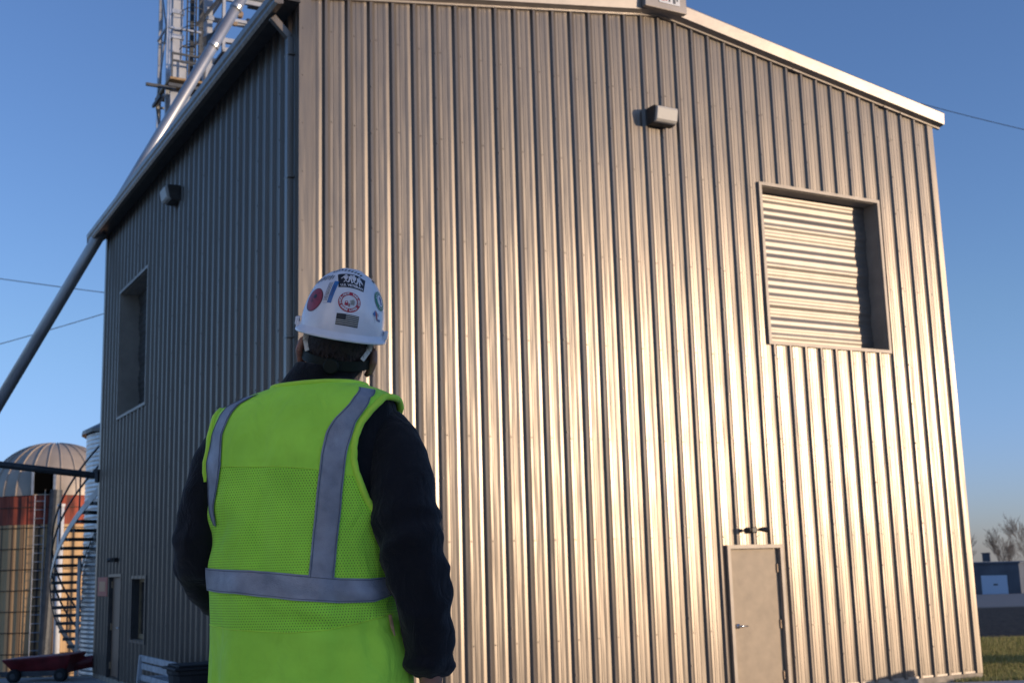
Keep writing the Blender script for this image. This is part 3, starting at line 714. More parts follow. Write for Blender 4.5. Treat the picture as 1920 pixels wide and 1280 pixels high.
for x, y, h, s, lab, ln in ((79.0,222,16.5,1,'bare tree seen just right of the building edge, leftmost of the far trees',0),(84.6,220,15,2,'bare tree rising above the chimney of the distant shed',.05),
                            (91.0,221,18.5,4,'bare leaning tree at the right edge above the far shed',-.12),(90.3,232,12,5,'small bare tree between the chimney and the right edge',0)):
    bare_tree(x, y, h*.78, s, lab, ln)
# grass along the pavement edge: short dry blades
rnd = random.Random(11); mb = MB()
for i in range(60000):
    y = 19.38+rnd.random()**1.2*9.5; x = rnd.uniform(.34,.46)*y; z = gh(x, y); h = rnd.uniform(.04,.10); a = rnd.uniform(0, 6.28); w = .006
    if y < (cy0-.05)+(x-cx0)*math.tan(PSI) - 0 and False: continue
    dx, dy = math.cos(a)*w, math.sin(a)*w; lx, ly = rnd.uniform(-.03,.03), rnd.uniform(-.03,.03)
    mb.cur = i % 2; mb.add([(x-dx,y-dy,z-.005),(x+dx,y+dy,z-.005),(x+lx,y+ly,z+h)], [(0,1,2)])
M['grass1'] = mat('dry_grass', (.55,.46,.20), rough=.9, spec=.1); M['grass2'] = mat('green_grass', (.30,.32,.11), rough=.9, spec=.1)
g = mb.obj('grass', [M['grass1'], M['grass2']], recalc=False); tag(g, 'short dry grass beside the concrete pavement', 'grass', kind='stuff')

# ------------------------------------------------------------------ unseen things added outside the frame to shade or brighten what it shows
sh = empty('unseen_shade_shed', (15, -13, gh(12,-5)-.3), 0); tag(sh, 'unseen long brown shed added outside the frame to shade the worker', 'shed')  # added out of view, only to keep the sun off the worker
mb = MB(); mb.box((0,0,0),(7,14.6,4.5)); mb.obj('wall', M['wall'], sh)
mb = MB(); mb.prism([(-.25,4.5),(7.3,4.5),(3.5,5.3)], lambda x, z: (x,-.3,z), lambda x, z: (x,14.8,z)); mb.obj('roof', M['trim'], sh)
mb = MB(); mb.box((-.06,6,.3),(-.002,9.5,3.0)); mb.obj('sliding_door', M['door'], sh)
M['bounce_white'] = mat('bounce_white_paint', (.88, .87, .85), rough=.7, noise_s=4, noise_a=.03)
wh = empty('unseen_bounce_barn', (-5.2, -16.9, gh(-7,-8)-.3), 0); tag(wh, 'unseen tall white barn added behind the camera to bounce sunlight onto the worker', 'barn')  # added reflector building: its bright wall throws sunlight back on the worker
mb = MB(); mb.box((-8,0,0),(0,16,9.5)); mb.obj('wall', M['bounce_white'], wh)
mb = MB(); mb.prism([(-8.3,9.5),(.3,9.5),(-4,11.5)], lambda x, z: (x,-.3,z), lambda x, z: (x,16.3,z)); mb.obj('roof', M['galv'], wh)
for y in (2.5, 9.5):
    mb = MB(); mb.box((.0,y,.3),(.06,y+3.5,4.2)); mb.obj('barn_door', M['white_paint'], wh)
cbm = empty('unseen_shadow_barrier', (9.55, 17.55, -.09), R(20)); tag(cbm, 'unseen low concrete barrier added outside the right edge to shade the wall foot', 'barrier')  # added out of view to cast the small shadow at the wall foot
mb = MB(); mb.prism([(-.3,0),(.3,0),(.27,.12),(.12,.35),(.10,.58),(-.10,.58),(-.12,.35),(-.27,.12)], lambda x, z: (x,-.7,z), lambda x, z: (x,.2,z)); bevel(mb.obj('block', M['concrete'], cbm), .02)
tk = empty('unseen_shadow_tank', (14.5, 20.7, -.12)); tag(tk, 'unseen squat tank added outside the right edge to shade the grass', 'tank')  # added out of view to cast a shadow strip across the grass
mb = MB(); mb.tube([(0,0,0),(0,0,2.2),(0,0,2.5)], [.9,.9,.2], 32); mb.obj('shell', M['galv'], tk)

# ------------------------------------------------------------------ the worker
PR = Vector((-.49, 3.03, .64)); PH = R(22)
pe = empty('person', PR, -PH)
tag(pe, 'worker seen from behind in lime safety vest, black jacket and stickered white hard hat', 'person')
def skinm():
    m = mat('skin', (.30, .155, .11), rough=.5, noise_s=40, noise_a=.1, bump=.0006, bump_s=250)
    m.node_tree.nodes['Principled BSDF'].inputs['Subsurface Weight'].default_value = .08; return m
M['skin'] = skinm()
M['hair'] = mat('dark_hair', (.030, .020, .015), rough=.55, noise_s=60, noise_a=.3, bump=.002, bump_s=160)
def fabric(name, col, weave=900, rough=.85, sheen=.2, bump=.0012, crease=.009):
    m = mat(name, col, rough=rough, spec=.2, noise_s=9, noise_a=.07, bump=bump, bump_s=weave, sheen=sheen, detail=7)
    n = m.node_tree.nodes; l = m.node_tree.links; p = n['Principled BSDF']      # soft creases under the weave
    tc = n.new('ShaderNodeTexCoord'); mp = n.new('ShaderNodeMapping'); mp.inputs['Scale'].default_value = (1, 1, .55); mp.inputs['Rotation'].default_value = (.3, .5, .2); l.new(tc.outputs['Object'], mp.inputs[0])
    nz = n.new('ShaderNodeTexNoise'); nz.inputs['Scale'].default_value = 16; nz.inputs['Detail'].default_value = 3; nz.inputs['Distortion'].default_value = 1.2; l.new(mp.outputs[0], nz.inputs['Vector'])
    b2 = n.new('ShaderNodeBump'); b2.inputs['Distance'].default_value = crease; l.new(nz.outputs[0], b2.inputs['Height'])
    if p.inputs['Normal'].links: l.new(p.inputs['Normal'].links[0].from_socket, b2.inputs['Normal'])
    l.new(b2.outputs[0], p.inputs['Normal']); return m
M['jacket'] = fabric('black_fleece', (.008, .009, .0125), 400, .9, .10, .0015, .011)
M['jeans'] = fabric('dark_jeans', (.02, .03, .055), 500)
M['boot'] = mat('boot_leather', (.07, .045, .025), rough=.6, noise_s=20)
M['vest'] = fabric('lime_vest_fabric', (.47, .97, .085), 600, .8, .1, .0005)
M['binding'] = fabric('vest_binding', (.56, .97, .08), 700, .7, .1, .0006)
M['tape'] = mat('reflective_tape', (.27, .305, .37), rough=.45, metal=.15, noise_s=22, noise_a=.16, bump=.0035, bump_s=26, detail=8)
def tape_grid():
    n = M['tape'].node_tree.nodes; l = M['tape'].node_tree.links; p = n['Principled BSDF']; tc = n.new('ShaderNodeTexCoord')
    v = n.new('ShaderNodeTexVoronoi'); v.inputs['Scale'].default_value = 330; l.new(tc.outputs['Object'], v.inputs['Vector'])
    b = n.new('ShaderNodeBump'); b.inputs['Distance'].default_value = .0007; l.new(v.outputs[0], b.inputs['Height']); l.new(p.inputs['Normal'].links[0].from_socket, b.inputs['Normal']); l.new(b.outputs[0], p.inputs['Normal'])
tape_grid()
def mesh_fabric():
    m = fabric('lime_mesh_fabric', (.44, .96, .08), 500, .85, .1, .0005)
    n = m.node_tree.nodes; l = m.node_tree.links; p = n['Principled BSDF']
    tc = n.new('ShaderNodeTexCoord'); uv = n.new('ShaderNodeSeparateXYZ'); l.new(tc.outputs['UV'], uv.inputs[0])
    def mth(op, a, b=None, c=None):
        x = n.new('ShaderNodeMath'); x.operation = op
        for i, v in enumerate((a, b, c)):
            if v is None: continue
            if isinstance(v, (int, float)): x.inputs[i].default_value = v
            else: l.new(v, x.inputs[i])
        return x.outputs[0]
    PXm, PZm = .0066, .0060      # staggered rows of small holes
    v = mth('DIVIDE', uv.outputs[1], PZm); row = mth('FLOOR', v); fv = mth('SUBTRACT', mth('FRACT', v), .5)
    u = mth('ADD', mth('DIVIDE', uv.outputs[0], PXm), mth('MULTIPLY', mth('MODULO', row, 2.), .5)); fu = mth('SUBTRACT', mth('FRACT', u), .5)
    d = mth('SQRT', mth('ADD', mth('MULTIPLY', mth('MULTIPLY', fu, fu), 2.1), mth('MULTIPLY', mth('MULTIPLY', fv, fv), 1.0)))
    hole = mth('LESS_THAN', d, .23)
    old = p.inputs['Base Color'].links[0].from_socket
    mx = n.new('ShaderNodeMix'); mx.data_type = 'RGBA'; mx.inputs[7].default_value = (.06, .16, .015, 1); l.new(hole, mx.inputs[0]); l.new(old, mx.inputs[6]); l.new(mx.outputs[2], p.inputs['Base Color'])
    return m
M['mesh'] = mesh_fabric(); M['tape_thread'] = mat('thread', (.12,.14,.18), rough=.8)

TB = [(.70,.235,.155,-.02),(.943,.2355,.155,-.018),(1.047,.236,.153,-.025),(1.138,.228,.15,-.036),(1.203,.224,.147,-.038),(1.306,.221,.145,-.038),(1.40,.229,.147,-.039),(1.474,.2355,.145,-.04),(1.54,.238,.132,-.036),(1.591,.232,.116,-.026),(1.612,.219,.106,-.022),(1.631,.181,.096,-.012),(1.644,.142,.088,-.002),(1.653,.108,.080,.004),(1.672,.085,.072,.010)]
TZs = [t[0] for t in TB]; NP = 2.3
def fbm(x, y, z, o=3):
    s = 0; a = 1
    for _ in range(o): s += a*noise.noise(Vector((x, y, z))); x *= 2.1; y *= 2.1; z *= 2.1; a *= .5
    return s
def torso(th, z, off=.008, folds=1.):
    hx = interp(z, TZs, [t[1] for t in TB]); b = interp(z, TZs, [t[2] for t in TB]); dx = interp(z, TZs, [t[3] for t in TB])
    a = math.sqrt(hx**2-math.sin(PH)**2*b*b)/math.cos(PH)+off; b += off
    c, s = math.cos(th), math.sin(th)
    x = math.copysign(abs(c)**(2/NP), c)*a; y = math.copysign(abs(s)**(2/NP), s)*b
    if folds:
        low = sstep(1.45, .95, z)
        d = .011*fbm(x*5+3, y*5, z*1.3)*(.5+low)+.0045*fbm(x*12+z*6, y*12, z*7, 2)
        d += .010*low*math.sin(th*9+1.2*math.sin(z*9))*sstep(1.25, .8, z)
        # soft cross-wrinkles over the small of the back
        d += .0055*math.exp(-((z-1.11)/.06)**2)*math.sin(z*95+x*22)*sstep(-.05,.12,x)
        d += .006*math.exp(-((z-1.30)/.09)**2)*math.sin(z*48-x*30)*sstep(.03,-.16,x)
        # pocket flare low on the right side
        d += .018*math.exp(-((th-R(345))/.35)**2-((z-1.0)/.07)**2)-.014*math.exp(-((th-R(330))/.12)**2-((z-1.04)/.06)**2)
        # shoulder blades and spine
        d += .006*math.exp(-((x-.10)/.06)**2-((z-1.50)/.09)**2)+.006*math.exp(-((x+.13)/.06)**2-((z-1.50)/.09)**2)-.004*math.exp(-((x+.02)/.03)**2)*sstep(1.1,1.3,z)
        L = math.hypot(x, y) or 1; x += x/L*d*folds; y += y/L*d*folds
    return Vector((x+dx/math.cos(PH), y, z))
def zgrid(z0, z1, n): return [z0+(z1-z0)*i/n for i in range(n+1)]

# body: one continuous surface (head with face, neck, torso, arms with hands, legs)
def Mrot():
    # head frame in world, then into the person's frame
    Mw = Matrix.Rotation(R(4),3,'Z') @ Matrix.Rotation(R(11),3,'Y') @ Matrix.Rotation(R(14),3,'X')
    return Matrix.Rotation(PH,3,'Z') @ Mw
HM = Mrot(); HC = Vector((.0593,.024,1.796))
def hd(x, y, z): return HM @ Vector((x, y, z)) + HC
bodym = MB()
def hball(c, r): bodym.ball(hd(*c), r, 20, 14, HM)
hball((0,.0,-.015), (.078,.098,.105))                        # cranium
hball((0,.012,-.085), (.068,.082,.085)); hball((0,.045,-.135), (.050,.050,.045))   # face and jaw
hball((0,.088,-.165), (.020,.016,.015)); hball((0,.098,-.09), (.012,.018,.022))     # chin, nose
bodym.tube([hd(0,.092,-.045), hd(0,.107,-.085), hd(0,.103,-.098)], [.008,.012,.009], 10)
for s in (-1,1):
    hball((s*.03,.085,-.04), (.018,.010,.009)); hball((s*.040,.070,-.085), (.022,.018,.018)); hball((s*.018,.092,-.127), (.014,.008,.006))
    bodym.tube([hd(s*.077,-.008,-.030), hd(s*.090,-.024,-.038), hd(s*.094,-.028,-.062), hd(s*.088,-.018,-.090), hd(s*.078,-.004,-.100)], [.008,.010,.010,.009,.007], 10)
    bodym.ball(hd(s*.083,-.008,-.064), (.008,.020,.030), 12, 8, HM)
bodym.tube([hd(0,-.005,-.07), Vector((.035,.005,1.66)), Vector((.0,.0,1.58))], [.064,.062,.075], 20)
tv = []; nt = 28; tz = [.84,.95,1.05,1.2,1.35,1.48,1.55,1.60,1.63]
for z in tz: tv += [torso(2*math.pi*j/nt, z, -.035, 0) for j in range(nt)]
bodym.add(tv, [(i*nt+j, i*nt+(j+1)%nt, (i+1)*nt+(j+1)%nt, (i+1)*nt+j) for i in range(len(tz)-1) for j in range(nt)]+[tuple(range(nt))[::-1], tuple((len(tz)-1)*nt+j for j in range(nt))])
RA = [((.125,.037,1.548),.060),((.178,.030,1.530),.068),((.2172,.0123,1.465),.074),((.2442,-.0092,1.386),.077),((.2573,-.0255,1.316),.078),((.2749,-.0291,1.26),.074),((.2879,-.0239,1.193),.071),((.2953,-.0209,1.138),.067),((.2960,-.0105,1.077),.066),((.2961,.006,1.02),.060),((.2961,.0118,.985),.054),((.2955,.013,.958),.047)]
LA = [((-.16,.0,1.570),.056),((-.2169,-.01,1.545),.064),((-.262,-.030,1.477),.069),((-.2821,-.0385,1.384),.071),((-.2951,-.0437,1.305),.071),((-.3137,-.0297,1.246),.069),((-.3405,.0434,1.186),.064),((-.3463,.1332,1.135),.060),((-.3352,.225,1.105),.054),((-.31,.27,1.09),.046)]
bodym.tube([p for p, r in RA], [r*.62 for p, r in RA[:-1]]+[.030], 14)
bodym.tube([p for p, r in LA], [r*.62 for p, r in LA[:-1]]+[.030], 14)
def hand(wrist, d, side, palmn):
    """wrist point, finger direction, thumb side vector, palm normal"""
    w = Vector(wrist); d = Vector(d).normalized(); t = Vector(side); t = (t-d*t.dot(d)).normalized(); n = Vector(palmn); n = (n-d*n.dot(d)-t*n.dot(t)).normalized()
    def P(a, b, c): return w+d*a+t*b+n*c
    bodym.tube([P(-.06,0,0), P(0,0,0), P(.03,.0,0), P(.085,.0,.004), P(.095,0,.004)], [(.026,.026),(.020,.027),(.017,.034),(.014,.040),(.010,.036)] if False else [.028,.026,.030,.030,.024], 14)
    for k, (off, L) in enumerate(((.030,.070),(.010,.080),(-.011,.075),(-.031,.058))):
        bodym.tube([P(.065,off*.9,0), P(.090,off,.002), P(.090+L*.48,off*1.02,.014), P(.090+L*.78,off,.032), P(.090+L*.92,off*.98,.048)], [.011,.0098,.0088,.0082,.0068], 10)
        bodym.ball(P(.090+L*.93,off*.98,.050), .007, 8, 6)
    bodym.tube([P(.015,.022,.006), P(.045,.046,.014), P(.075,.056,.024), P(.100,.052,.034)], [.015,.0125,.0105,.008], 10); bodym.ball(P(.101,.052,.035), .0082, 8, 6)
hand((.296,.016,.930), (-.05,.10,-1), (-.35,.95,0), (-.9,-.3,0))
hand((-.295,.30,1.085), (.35,.95,-.1), (.2,0,1), (.9,-.3,0))
for s in (-1,1):
    bodym.tube([(s*.10-.02,0,.90),(s*.115-.02,.0,.70),(s*.12-.02,.01,.50),(s*.12-.02,-.01,.30),(s*.12-.02,-.02,.09)], [.085,.078,.054,.050,.036], 14)
    bodym.tube([(s*.12-.02,-.04,.05),(s*.125-.02,.03,.05),(s*.13-.02,.16,.035)], [.036,.04,.03], 12)
bo = bodym.obj('body', M['skin'], pe, smooth=True)
rm = bo.modifiers.new('remesh', 'REMESH'); rm.mode = 'VOXEL'; rm.voxel_size = .0042; rm.use_smooth_shade = True
sm = bo.modifiers.new('smooth', 'SMOOTH'); sm.iterations = 4; sm.factor = .5
# jacket torso, collar and sleeves
jk = MB(); nt = 72; zs = zgrid(.80, 1.672, 60); vs = []
for z in zs: vs += [torso(2*math.pi*j/nt, z, -.004, 1) for j in range(nt)]
jk.add(vs, [(i*nt+j, i*nt+(j+1)%nt, (i+1)*nt+(j+1)%nt, (i+1)*nt+j) for i in range(60) for j in range(nt)])
NK = [((.0,.0,1.645),(.098,.082)),((.010,.0,1.672),(.086,.076)),((.022,.006,1.690),(.083,.078)),((.030,.010,1.702),(.083,.079)),((.030,.010,1.704),(.078,.074)),((.022,.006,1.68),(.076,.07))]
vs = []; n = 40
for (c, (rx, ry)) in NK: vs += [(c[0]+rx*math.cos(2*math.pi*j/n), c[1]+ry*math.sin(2*math.pi*j/n), c[2]+.004*math.sin(4*math.pi*j/n)-.010*math.cos(2*math.pi*j/n)) for j in range(n)]
jk.add(vs, [(i*n+j, i*n+(j+1)%n, (i+1)*n+(j+1)%n, (i+1)*n+j) for i in range(5) for j in range(n)])
def sleeve(A, seed, cuff):
    pts = [Vector(p) for p, r in A]; rs = [r for p, r in A]; L = [0]
    for a, b in zip(pts, pts[1:]): L.append(L[-1]+(b-a).length)
    N = 110; n = 48; vs = []; prev = None
    def at(t): return Vector((interp(t,L,[p.x for p in pts]), interp(t,L,[p.y for p in pts]), interp(t,L,[p.z for p in pts])))
    def sm_at(t): return (at(max(0,t-.03))+at(t)*2+at(min(L[-1],t+.03)))/4 if .03 < t < L[-1]-.03 else at(t)
    for i in range(N+1):
        t = L[-1]*i/N; p = sm_at(t); d = (sm_at(min(L[-1],t+.02))-sm_at(max(0,t-.02))).normalized(); r = interp(t, L, rs)
        if prev is None: a = d.cross(Vector((0,1,0))).normalized()
        else: a = (prev-d*prev.dot(d)).normalized()
        prev = a; b = d.cross(a); f = t/L[-1]
        for j in range(n):
            th = 2*math.pi*j/n; q = a*math.cos(th)+b*math.sin(th); w = p+q*r
            amp = .3+.7*sstep(.15,.6,f)
            wr = abs(noise.noise(Vector((w.x*8+seed+w.z*5, w.y*8, w.z*11-w.x*6))))  # ridged: crisp cloth folds
            dd = amp*(.024*(.24-wr)+.004*noise.noise(Vector((w.x*20, w.y*20+seed, w.z*26))))
            dd += .006*sstep(.84,.95,f)*math.sin(f*60+1.6*math.sin(th))+.004*math.exp(-((f-.52)/.1)**2)*math.sin(f*60+2.2*math.sin(th+1))
            if f > .975: dd -= (f-.975)*.5
            if f < .08: dd -= .004
            vs.append(w+q*dd)
    fs = [(i*n+j, i*n+(j+1)%n, (i+1)*n+(j+1)%n, (i+1)*n+j) for i in range(N) for j in range(n)]+[tuple(range(n))[::-1]]
    # turned-in cuff
    base = N*n; c = pts[-1]
    vs += [c+(Vector(vs[base+j])-c)*.72 for j in range(n)]; b2 = (N+1)*n
    fs += [(base+j, base+(j+1)%n, b2+(j+1)%n, b2+j) for j in range(n)]
    jk.add(vs, fs)
sleeve(RA, 2.3, True); sleeve(LA, 8.1, True)
jo = jk.obj('jacket', M['jacket'], pe, smooth=True)

# vest: shell cut at the armholes, with yoke, mesh panels and hem as cloth areas
def in_hole(x, y, z):
    xc = -.02
    if abs(x-xc) < .10: return False
    yy = (y-.005)/.105; zz = (z-1.475)/(.168 if z < 1.475 else .145)
    return yy*yy+zz*zz < 1
ARM = []
ve = empty('safety_vest'); ve.parent = pe
nt = 220; NZ = 210; zs = zgrid(.79, 1.654, NZ)
grid = [[torso(2*math.pi*j/nt, z) for j in range(nt)] for z in zs]
arc = [0]; 
for j in range(nt): arc.append(arc[-1]+(grid[NZ//2][(j+1)%nt]-grid[NZ//2][j]).length)
def yoke_z(th): return interp(math.degrees(th), [180,244.7,274.9,299.4,325.2,360], [1.462,1.4587,1.4495,1.4371,1.4206,1.41])
def hem_z(th): return interp(math.degrees(th), [180,209.8,254.4,279.2,303.6,334.9,352,360], [1.088,1.086,1.0763,1.0685,1.0736,1.0934,1.103,1.10])
quads = {'yoke': [], 'hem': [], 'mesh': []}
for i in range(NZ):
    for j in range(nt):
        th = 2*math.pi*(j+.5)/nt; z = (zs[i]+zs[i+1])/2; p = grid[i][j]
        if in_hole(p.x, p.y, p.z): continue
        if R(88) < th < R(92) : continue                    # open front
        tt = th if th >= math.pi else 2*math.pi-th
        quads['mesh' if hem_z(tt) < z < yoke_z(tt) else 'yoke' if z > 1.3 else 'hem'].append((i, j))
def vest_part(name, q, m):
    ids = {}; vs = []; fs = []; uvs = []
    def vid(i, j):
        k = (i, j % nt)
        if k not in ids: ids[k] = len(vs); vs.append(grid[i][j % nt])
        return ids[k]
    for i, j in q:
        fs.append((vid(i,j), vid(i,j+1), vid(i+1,j+1), vid(i+1,j)))
        uvs += [(arc[j],zs[i]),(arc[j+1],zs[i]),(arc[j+1],zs[i+1]),(arc[j],zs[i+1])]
    o = mesh_obj(name, vs, fs, m, ve, smooth=True, recalc=False)
    ul = o.data.uv_layers.new(name='UVMap')
    for k, u in enumerate(uvs): ul.data[k].uv = u
    return o
vest_part('yoke_panel', quads['yoke'], M['vest']); vest_part('hem_panel', quads['hem'], M['vest']); vest_part('mesh_panel', quads['mesh'], M['mesh'])
def surf_path(pts, off): return [torso(R(t), z, .008+off) for t, z in pts]
# binding around armholes, neck and hem
mb = MB()
for s in (1, -1):
    pts = []
    for k in range(72):
        a = 2*math.pi*k/72; y = .005+.105*math.cos(a); z = 1.475+(.168 if math.sin(a) < 0 else .145)*math.sin(a)
        z = min(z, 1.612)
        hx = None; best = None
        for q in range(0, 181):
            th = R(-90+q) if s > 0 else R(90+q)
            p = torso(th, z, .009)
            if best is None or abs(p.y-y) < best[0]: best = (abs(p.y-y), p)
        pts.append(best[1])
    pts.append(pts[0]); mb.tube(pts, (.0085), 8, caps=False); mb.obj('armhole_binding', M['binding'], ve, smooth=True); mb = MB()
mb.tube([torso(2*math.pi*j/60, 1.6535, .008) for j in range(61)], .0065, 8, caps=False); mb.obj('collar_binding', M['binding'], ve, smooth=True); mb = MB()
mb.tube([torso(2*math.pi*j/90, .793, .008) for j in range(91)], .005, 8, caps=False)
mb.obj('hem_binding', M['binding'], ve, smooth=True)
mb = MB(); mb.tube([torso(R(t), yoke_z(R(t)), .0085) for t in range(218, 327, 2)], .0014, 5); mb.obj('seam', M['binding'], ve)
mb = MB(); mb.tube([torso(R(t), hem_z(R(t)), .0085) for t in range(182, 358, 2)], .0014, 5); mb.obj('seam', M['binding'], ve)
TAPES = []
def tape(name, A, Bq, n=60, m=10, off=.0035):
    """strip between two (angle, height) lines lying on the vest"""
    def resample(P, n):
        L = [0]
        for a, b in zip(P, P[1:]): L.append(L[-1]+math.hypot((a[0]-b[0])*.004, a[1]-b[1]))
        return [(interp(L[-1]*i/n, L, [p[0] for p in P]), interp(L[-1]*i/n, L, [p[1] for p in P])) for i in range(n+1)]
    a = resample(A, n); b = resample(Bq, n); vs = []
    TAPES.append((a, b))
    for (t0, z0), (t1, z1) in zip(a, b):
        for k in range(m+1):
            f = k/m; vs.append(torso(R(t0+(t1-t0)*f), z0+(z1-z0)*f, .008+off))
    return mesh_obj(name, vs, [(i*(m+1)+k, i*(m+1)+k+1, (i+1)*(m+1)+k+1, (i+1)*(m+1)+k) for i in range(n) for k in range(m)], M['tape'], ve, smooth=True)
tape('reflective_stripe', [(228,1.630),(225.4,1.5884),(225.0,1.5354),(222.6,1.4966),(224.0,1.3914),(226.0,1.3202)], [(243,1.636),(240.5,1.6028),(239.9,1.5568),(242.2,1.4645),(236.0,1.3889),(227.7,1.318)])
tape('reflective_stripe', [(345,1.630),(329.0,1.6067),(319.4,1.5484),(316.9,1.4979),(315.9,1.448),(314.5,1.3374),(309.8,1.186)], [(327,1.636),(314.7,1.611),(303.0,1.5561),(299.8,1.5247),(299.0,1.4495),(296.5,1.3146),(293.0,1.19)])
tape('reflective_belt', [(185,1.225),(220,1.220),(246.1,1.2149),(262.1,1.2121),(287.3,1.1993),(314.1,1.1881),(334.9,1.185),(357.1,1.1882),(375,1.195)], [(185,1.17),(220,1.166),(241.9,1.1607),(255.3,1.1589),(283.9,1.1408),(313.0,1.1319),(337.8,1.1315),(355.0,1.1454),(375,1.15)], 140, 12, .0045)
for a, b in TAPES:      # stitched edges of each tape
    for f in (.07, .93):
        mb = MB(); mb.tube([torso(R(t0+(t1-t0)*f), z0+(z1-z0)*f, .0127) for (t0, z0), (t1, z1) in zip(a, b)], .0009, 4); mb.obj('stitching', M['tape_thread'], ve)
mb = MB(); mb.tube([torso(R(349),1.10,.016), torso(R(346),1.075,.020), torso(R(347),1.055,.022)], [.004,.0045,.002], 6); mb.obj('zip_pull', M['brass'], ve)

# trousers and boots
mb = MB()
for s in (-1,1):
    mb.tube([(s*.09-.02,0,.88),(s*.105-.02,.0,.78),(s*.115-.02,.0,.66),(s*.12-.02,.012,.50),(s*.12-.02,-.008,.30),(s*.12-.02,-.02,.10)], [.115,.115,.100,.084,.075,.072], 22)
mb.obj('trousers', M['jeans'], pe, smooth=True)
for s in (-1,1):
    mb = MB(); mb.tube([(s*.12-.02,-.025,.20),(s*.12-.02,-.03,.06)], [.055,.055], 18)
    mb.tube([(s*.12-.02,-.085,.055),(s*.122-.02,-.04,.06),(s*.125-.02,.05,.062),(s*.13-.02,.13,.048),(s*.132-.02,.195,.04)], [(.038),.05,.05,.048,.032], 16)
    mb.box((s*.125-.07,-.115,.0),(s*.125+.03,.225,.025)); mb.obj('boot', M['boot'], pe, smooth=False)

# hair: cap over the back and sides of the skull plus fine strands
mb = MB(); hv = []; n = 40; m_ = 22
def hairp(u, v):
    az = u*2*math.pi; el = -1.25+v*1.9
    x = .0845*math.cos(el)*math.cos(az); y = .104*math.cos(el)*math.sin(az); z = .112*math.sin(el)-.02
    if z < -.02:
        f = min(1, (-.02-z)/.10); y = y*(1-.12*f)+.004*f; x *= (1-.06*f)
    return x, y, z
HR = []
for i in range(m_+1):
    for j in range(n): hv.append(hairp(j/n, i/m_))
hf = []
for i in range(m_):
    for j in range(n):
        c = [sum(hv[a][k] for a in (i*n+j, i*n+(j+1)%n, (i+1)*n+j))/3 for k in range(3)]
        if c[1] > .035 and c[2] < .06: continue
        if c[1] > -.01 and c[2] < -.055: continue
        if c[2] < -.128: continue
        hf.append((i*n+j, i*n+(j+1)%n, (i+1)*n+(j+1)%n, (i+1)*n+j)); HR.append(c)
mb.add([hd(x*(1+.02*noise.noise(Vector((x*60,y*60,z*60)))), y, z) for x, y, z in hv], hf)
rnd = random.Random(4)
for k in range(9000):
    c = rnd.choice(HR); x = c[0]+rnd.uniform(-.008,.008); y = c[1]+rnd.uniform(-.008,.008); z = c[2]+rnd.uniform(-.008,.008)
    if z > .02: continue
    nrm = Vector((x/.0845**2, y/.104**2, (z+.02)/.112**2)).normalized(); p = Vector((x, y, z)); L = rnd.uniform(.006,.016)
    dn = (Vector((rnd.uniform(-.35,.35), rnd.uniform(-.2,.2), -1))+nrm*rnd.uniform(.25,.65)).normalized(); w = Vector((dn.y,-dn.x,0)).normalized()*.0005
    a = hd(*(p-w)); b = hd(*(p+w)); e = hd(*(p+dn*L)); mb.add([a, b, e], [(0,1,2)])
mb.obj('hair', M['hair'], pe, smooth=False, recalc=False)

# ---- hard hat (head frame)
M['hat'] = mat('white_hard_hat', (.74, .76, .80), rough=.22, spec=.6, noise_s=30, noise_a=.03, bump=.00015, bump_s=90)
M['strap'] = mat('white_nylon_strap', (.60, .62, .58), rough=.6)
M['ratchet'] = mat('ratchet_plastic', (.006, .010, .006), rough=.6, spec=.25)
AX, AY, AZ = .104, .128, .152
hh = empty('hard_hat', HC); hh.parent = pe; hh.matrix_parent_inverse = Matrix.Identity(4); hh.rotation_euler = HM.to_euler()
def shell_pt(az, v, off=0):      # az from +x ccw, v 0 at brim .. 1 at crown
    a = v*math.pi/2; c = math.cos(a)**.76 if a < math.pi/2-1e-6 else 0
    x = AX*c*math.cos(az); y = AY*c*math.sin(az); z = AZ*math.sin(a)
    # three moulded ridges running front to back over the crown
    t = x/.030; rid = .0045*(math.exp(-(abs(t))**6)) * sstep(.45,.75,v)
    k = 1+(off+rid)/.13
    return Vector((x*k, y*k, z*k))
mb = MB(); n = 96; rows = 40; vs = []
for i in range(rows): vs += [shell_pt(2*math.pi*j/n, i/rows) for j in range(n)]
top = len(vs); vs.append(shell_pt(0, 1))
fs = [(i*n+j, i*n+(j+1)%n, (i+1)*n+(j+1)%n, (i+1)*n+j) for i in range(rows-1) for j in range(n)]+[((rows-1)*n+j, (rows-1)*n+(j+1)%n, top) for j in range(n)]
mb.add(vs, fs)
# flared brim with rain gutter, longer at the visor
ring = []
for dr_, dz in ((0,.004),(.0035,-.002),(.008,-.007),(.0105,-.010),(.0105,-.014),(.0085,-.0155),(.004,-.014),(-.001,-.010),(-.003,-.004),(-.003,.02)):
    for j in range(n):
        a = 2*math.pi*j/n; vis = max(0, math.sin(a))**3*.040*(1 if dr_ > 0 else 0)*(dr_/.0105); ex = dr_+vis
        ring.append(Vector((math.cos(a)*(AX+ex), math.sin(a)*(AY+ex), dz-.35*vis)))
mb.add(ring, [(i*n+j, i*n+(j+1)%n, (i+1)*n+(j+1)%n, (i+1)*n+j) for i in range(9) for j in range(n)])
mb.obj('shell', M['hat'], hh, smooth=True)
for s in (-1,1):
    mb = MB(); mb.box((s*.111-.0065,-.016,-.004),(s*.111+.0045,.016,.018)); mb.box((s*.107-.006,-.021,-.012),(s*.107+.006,.021,.006)); bevel(mb.obj('accessory_slot', M['hat'], hh), .003, 2)
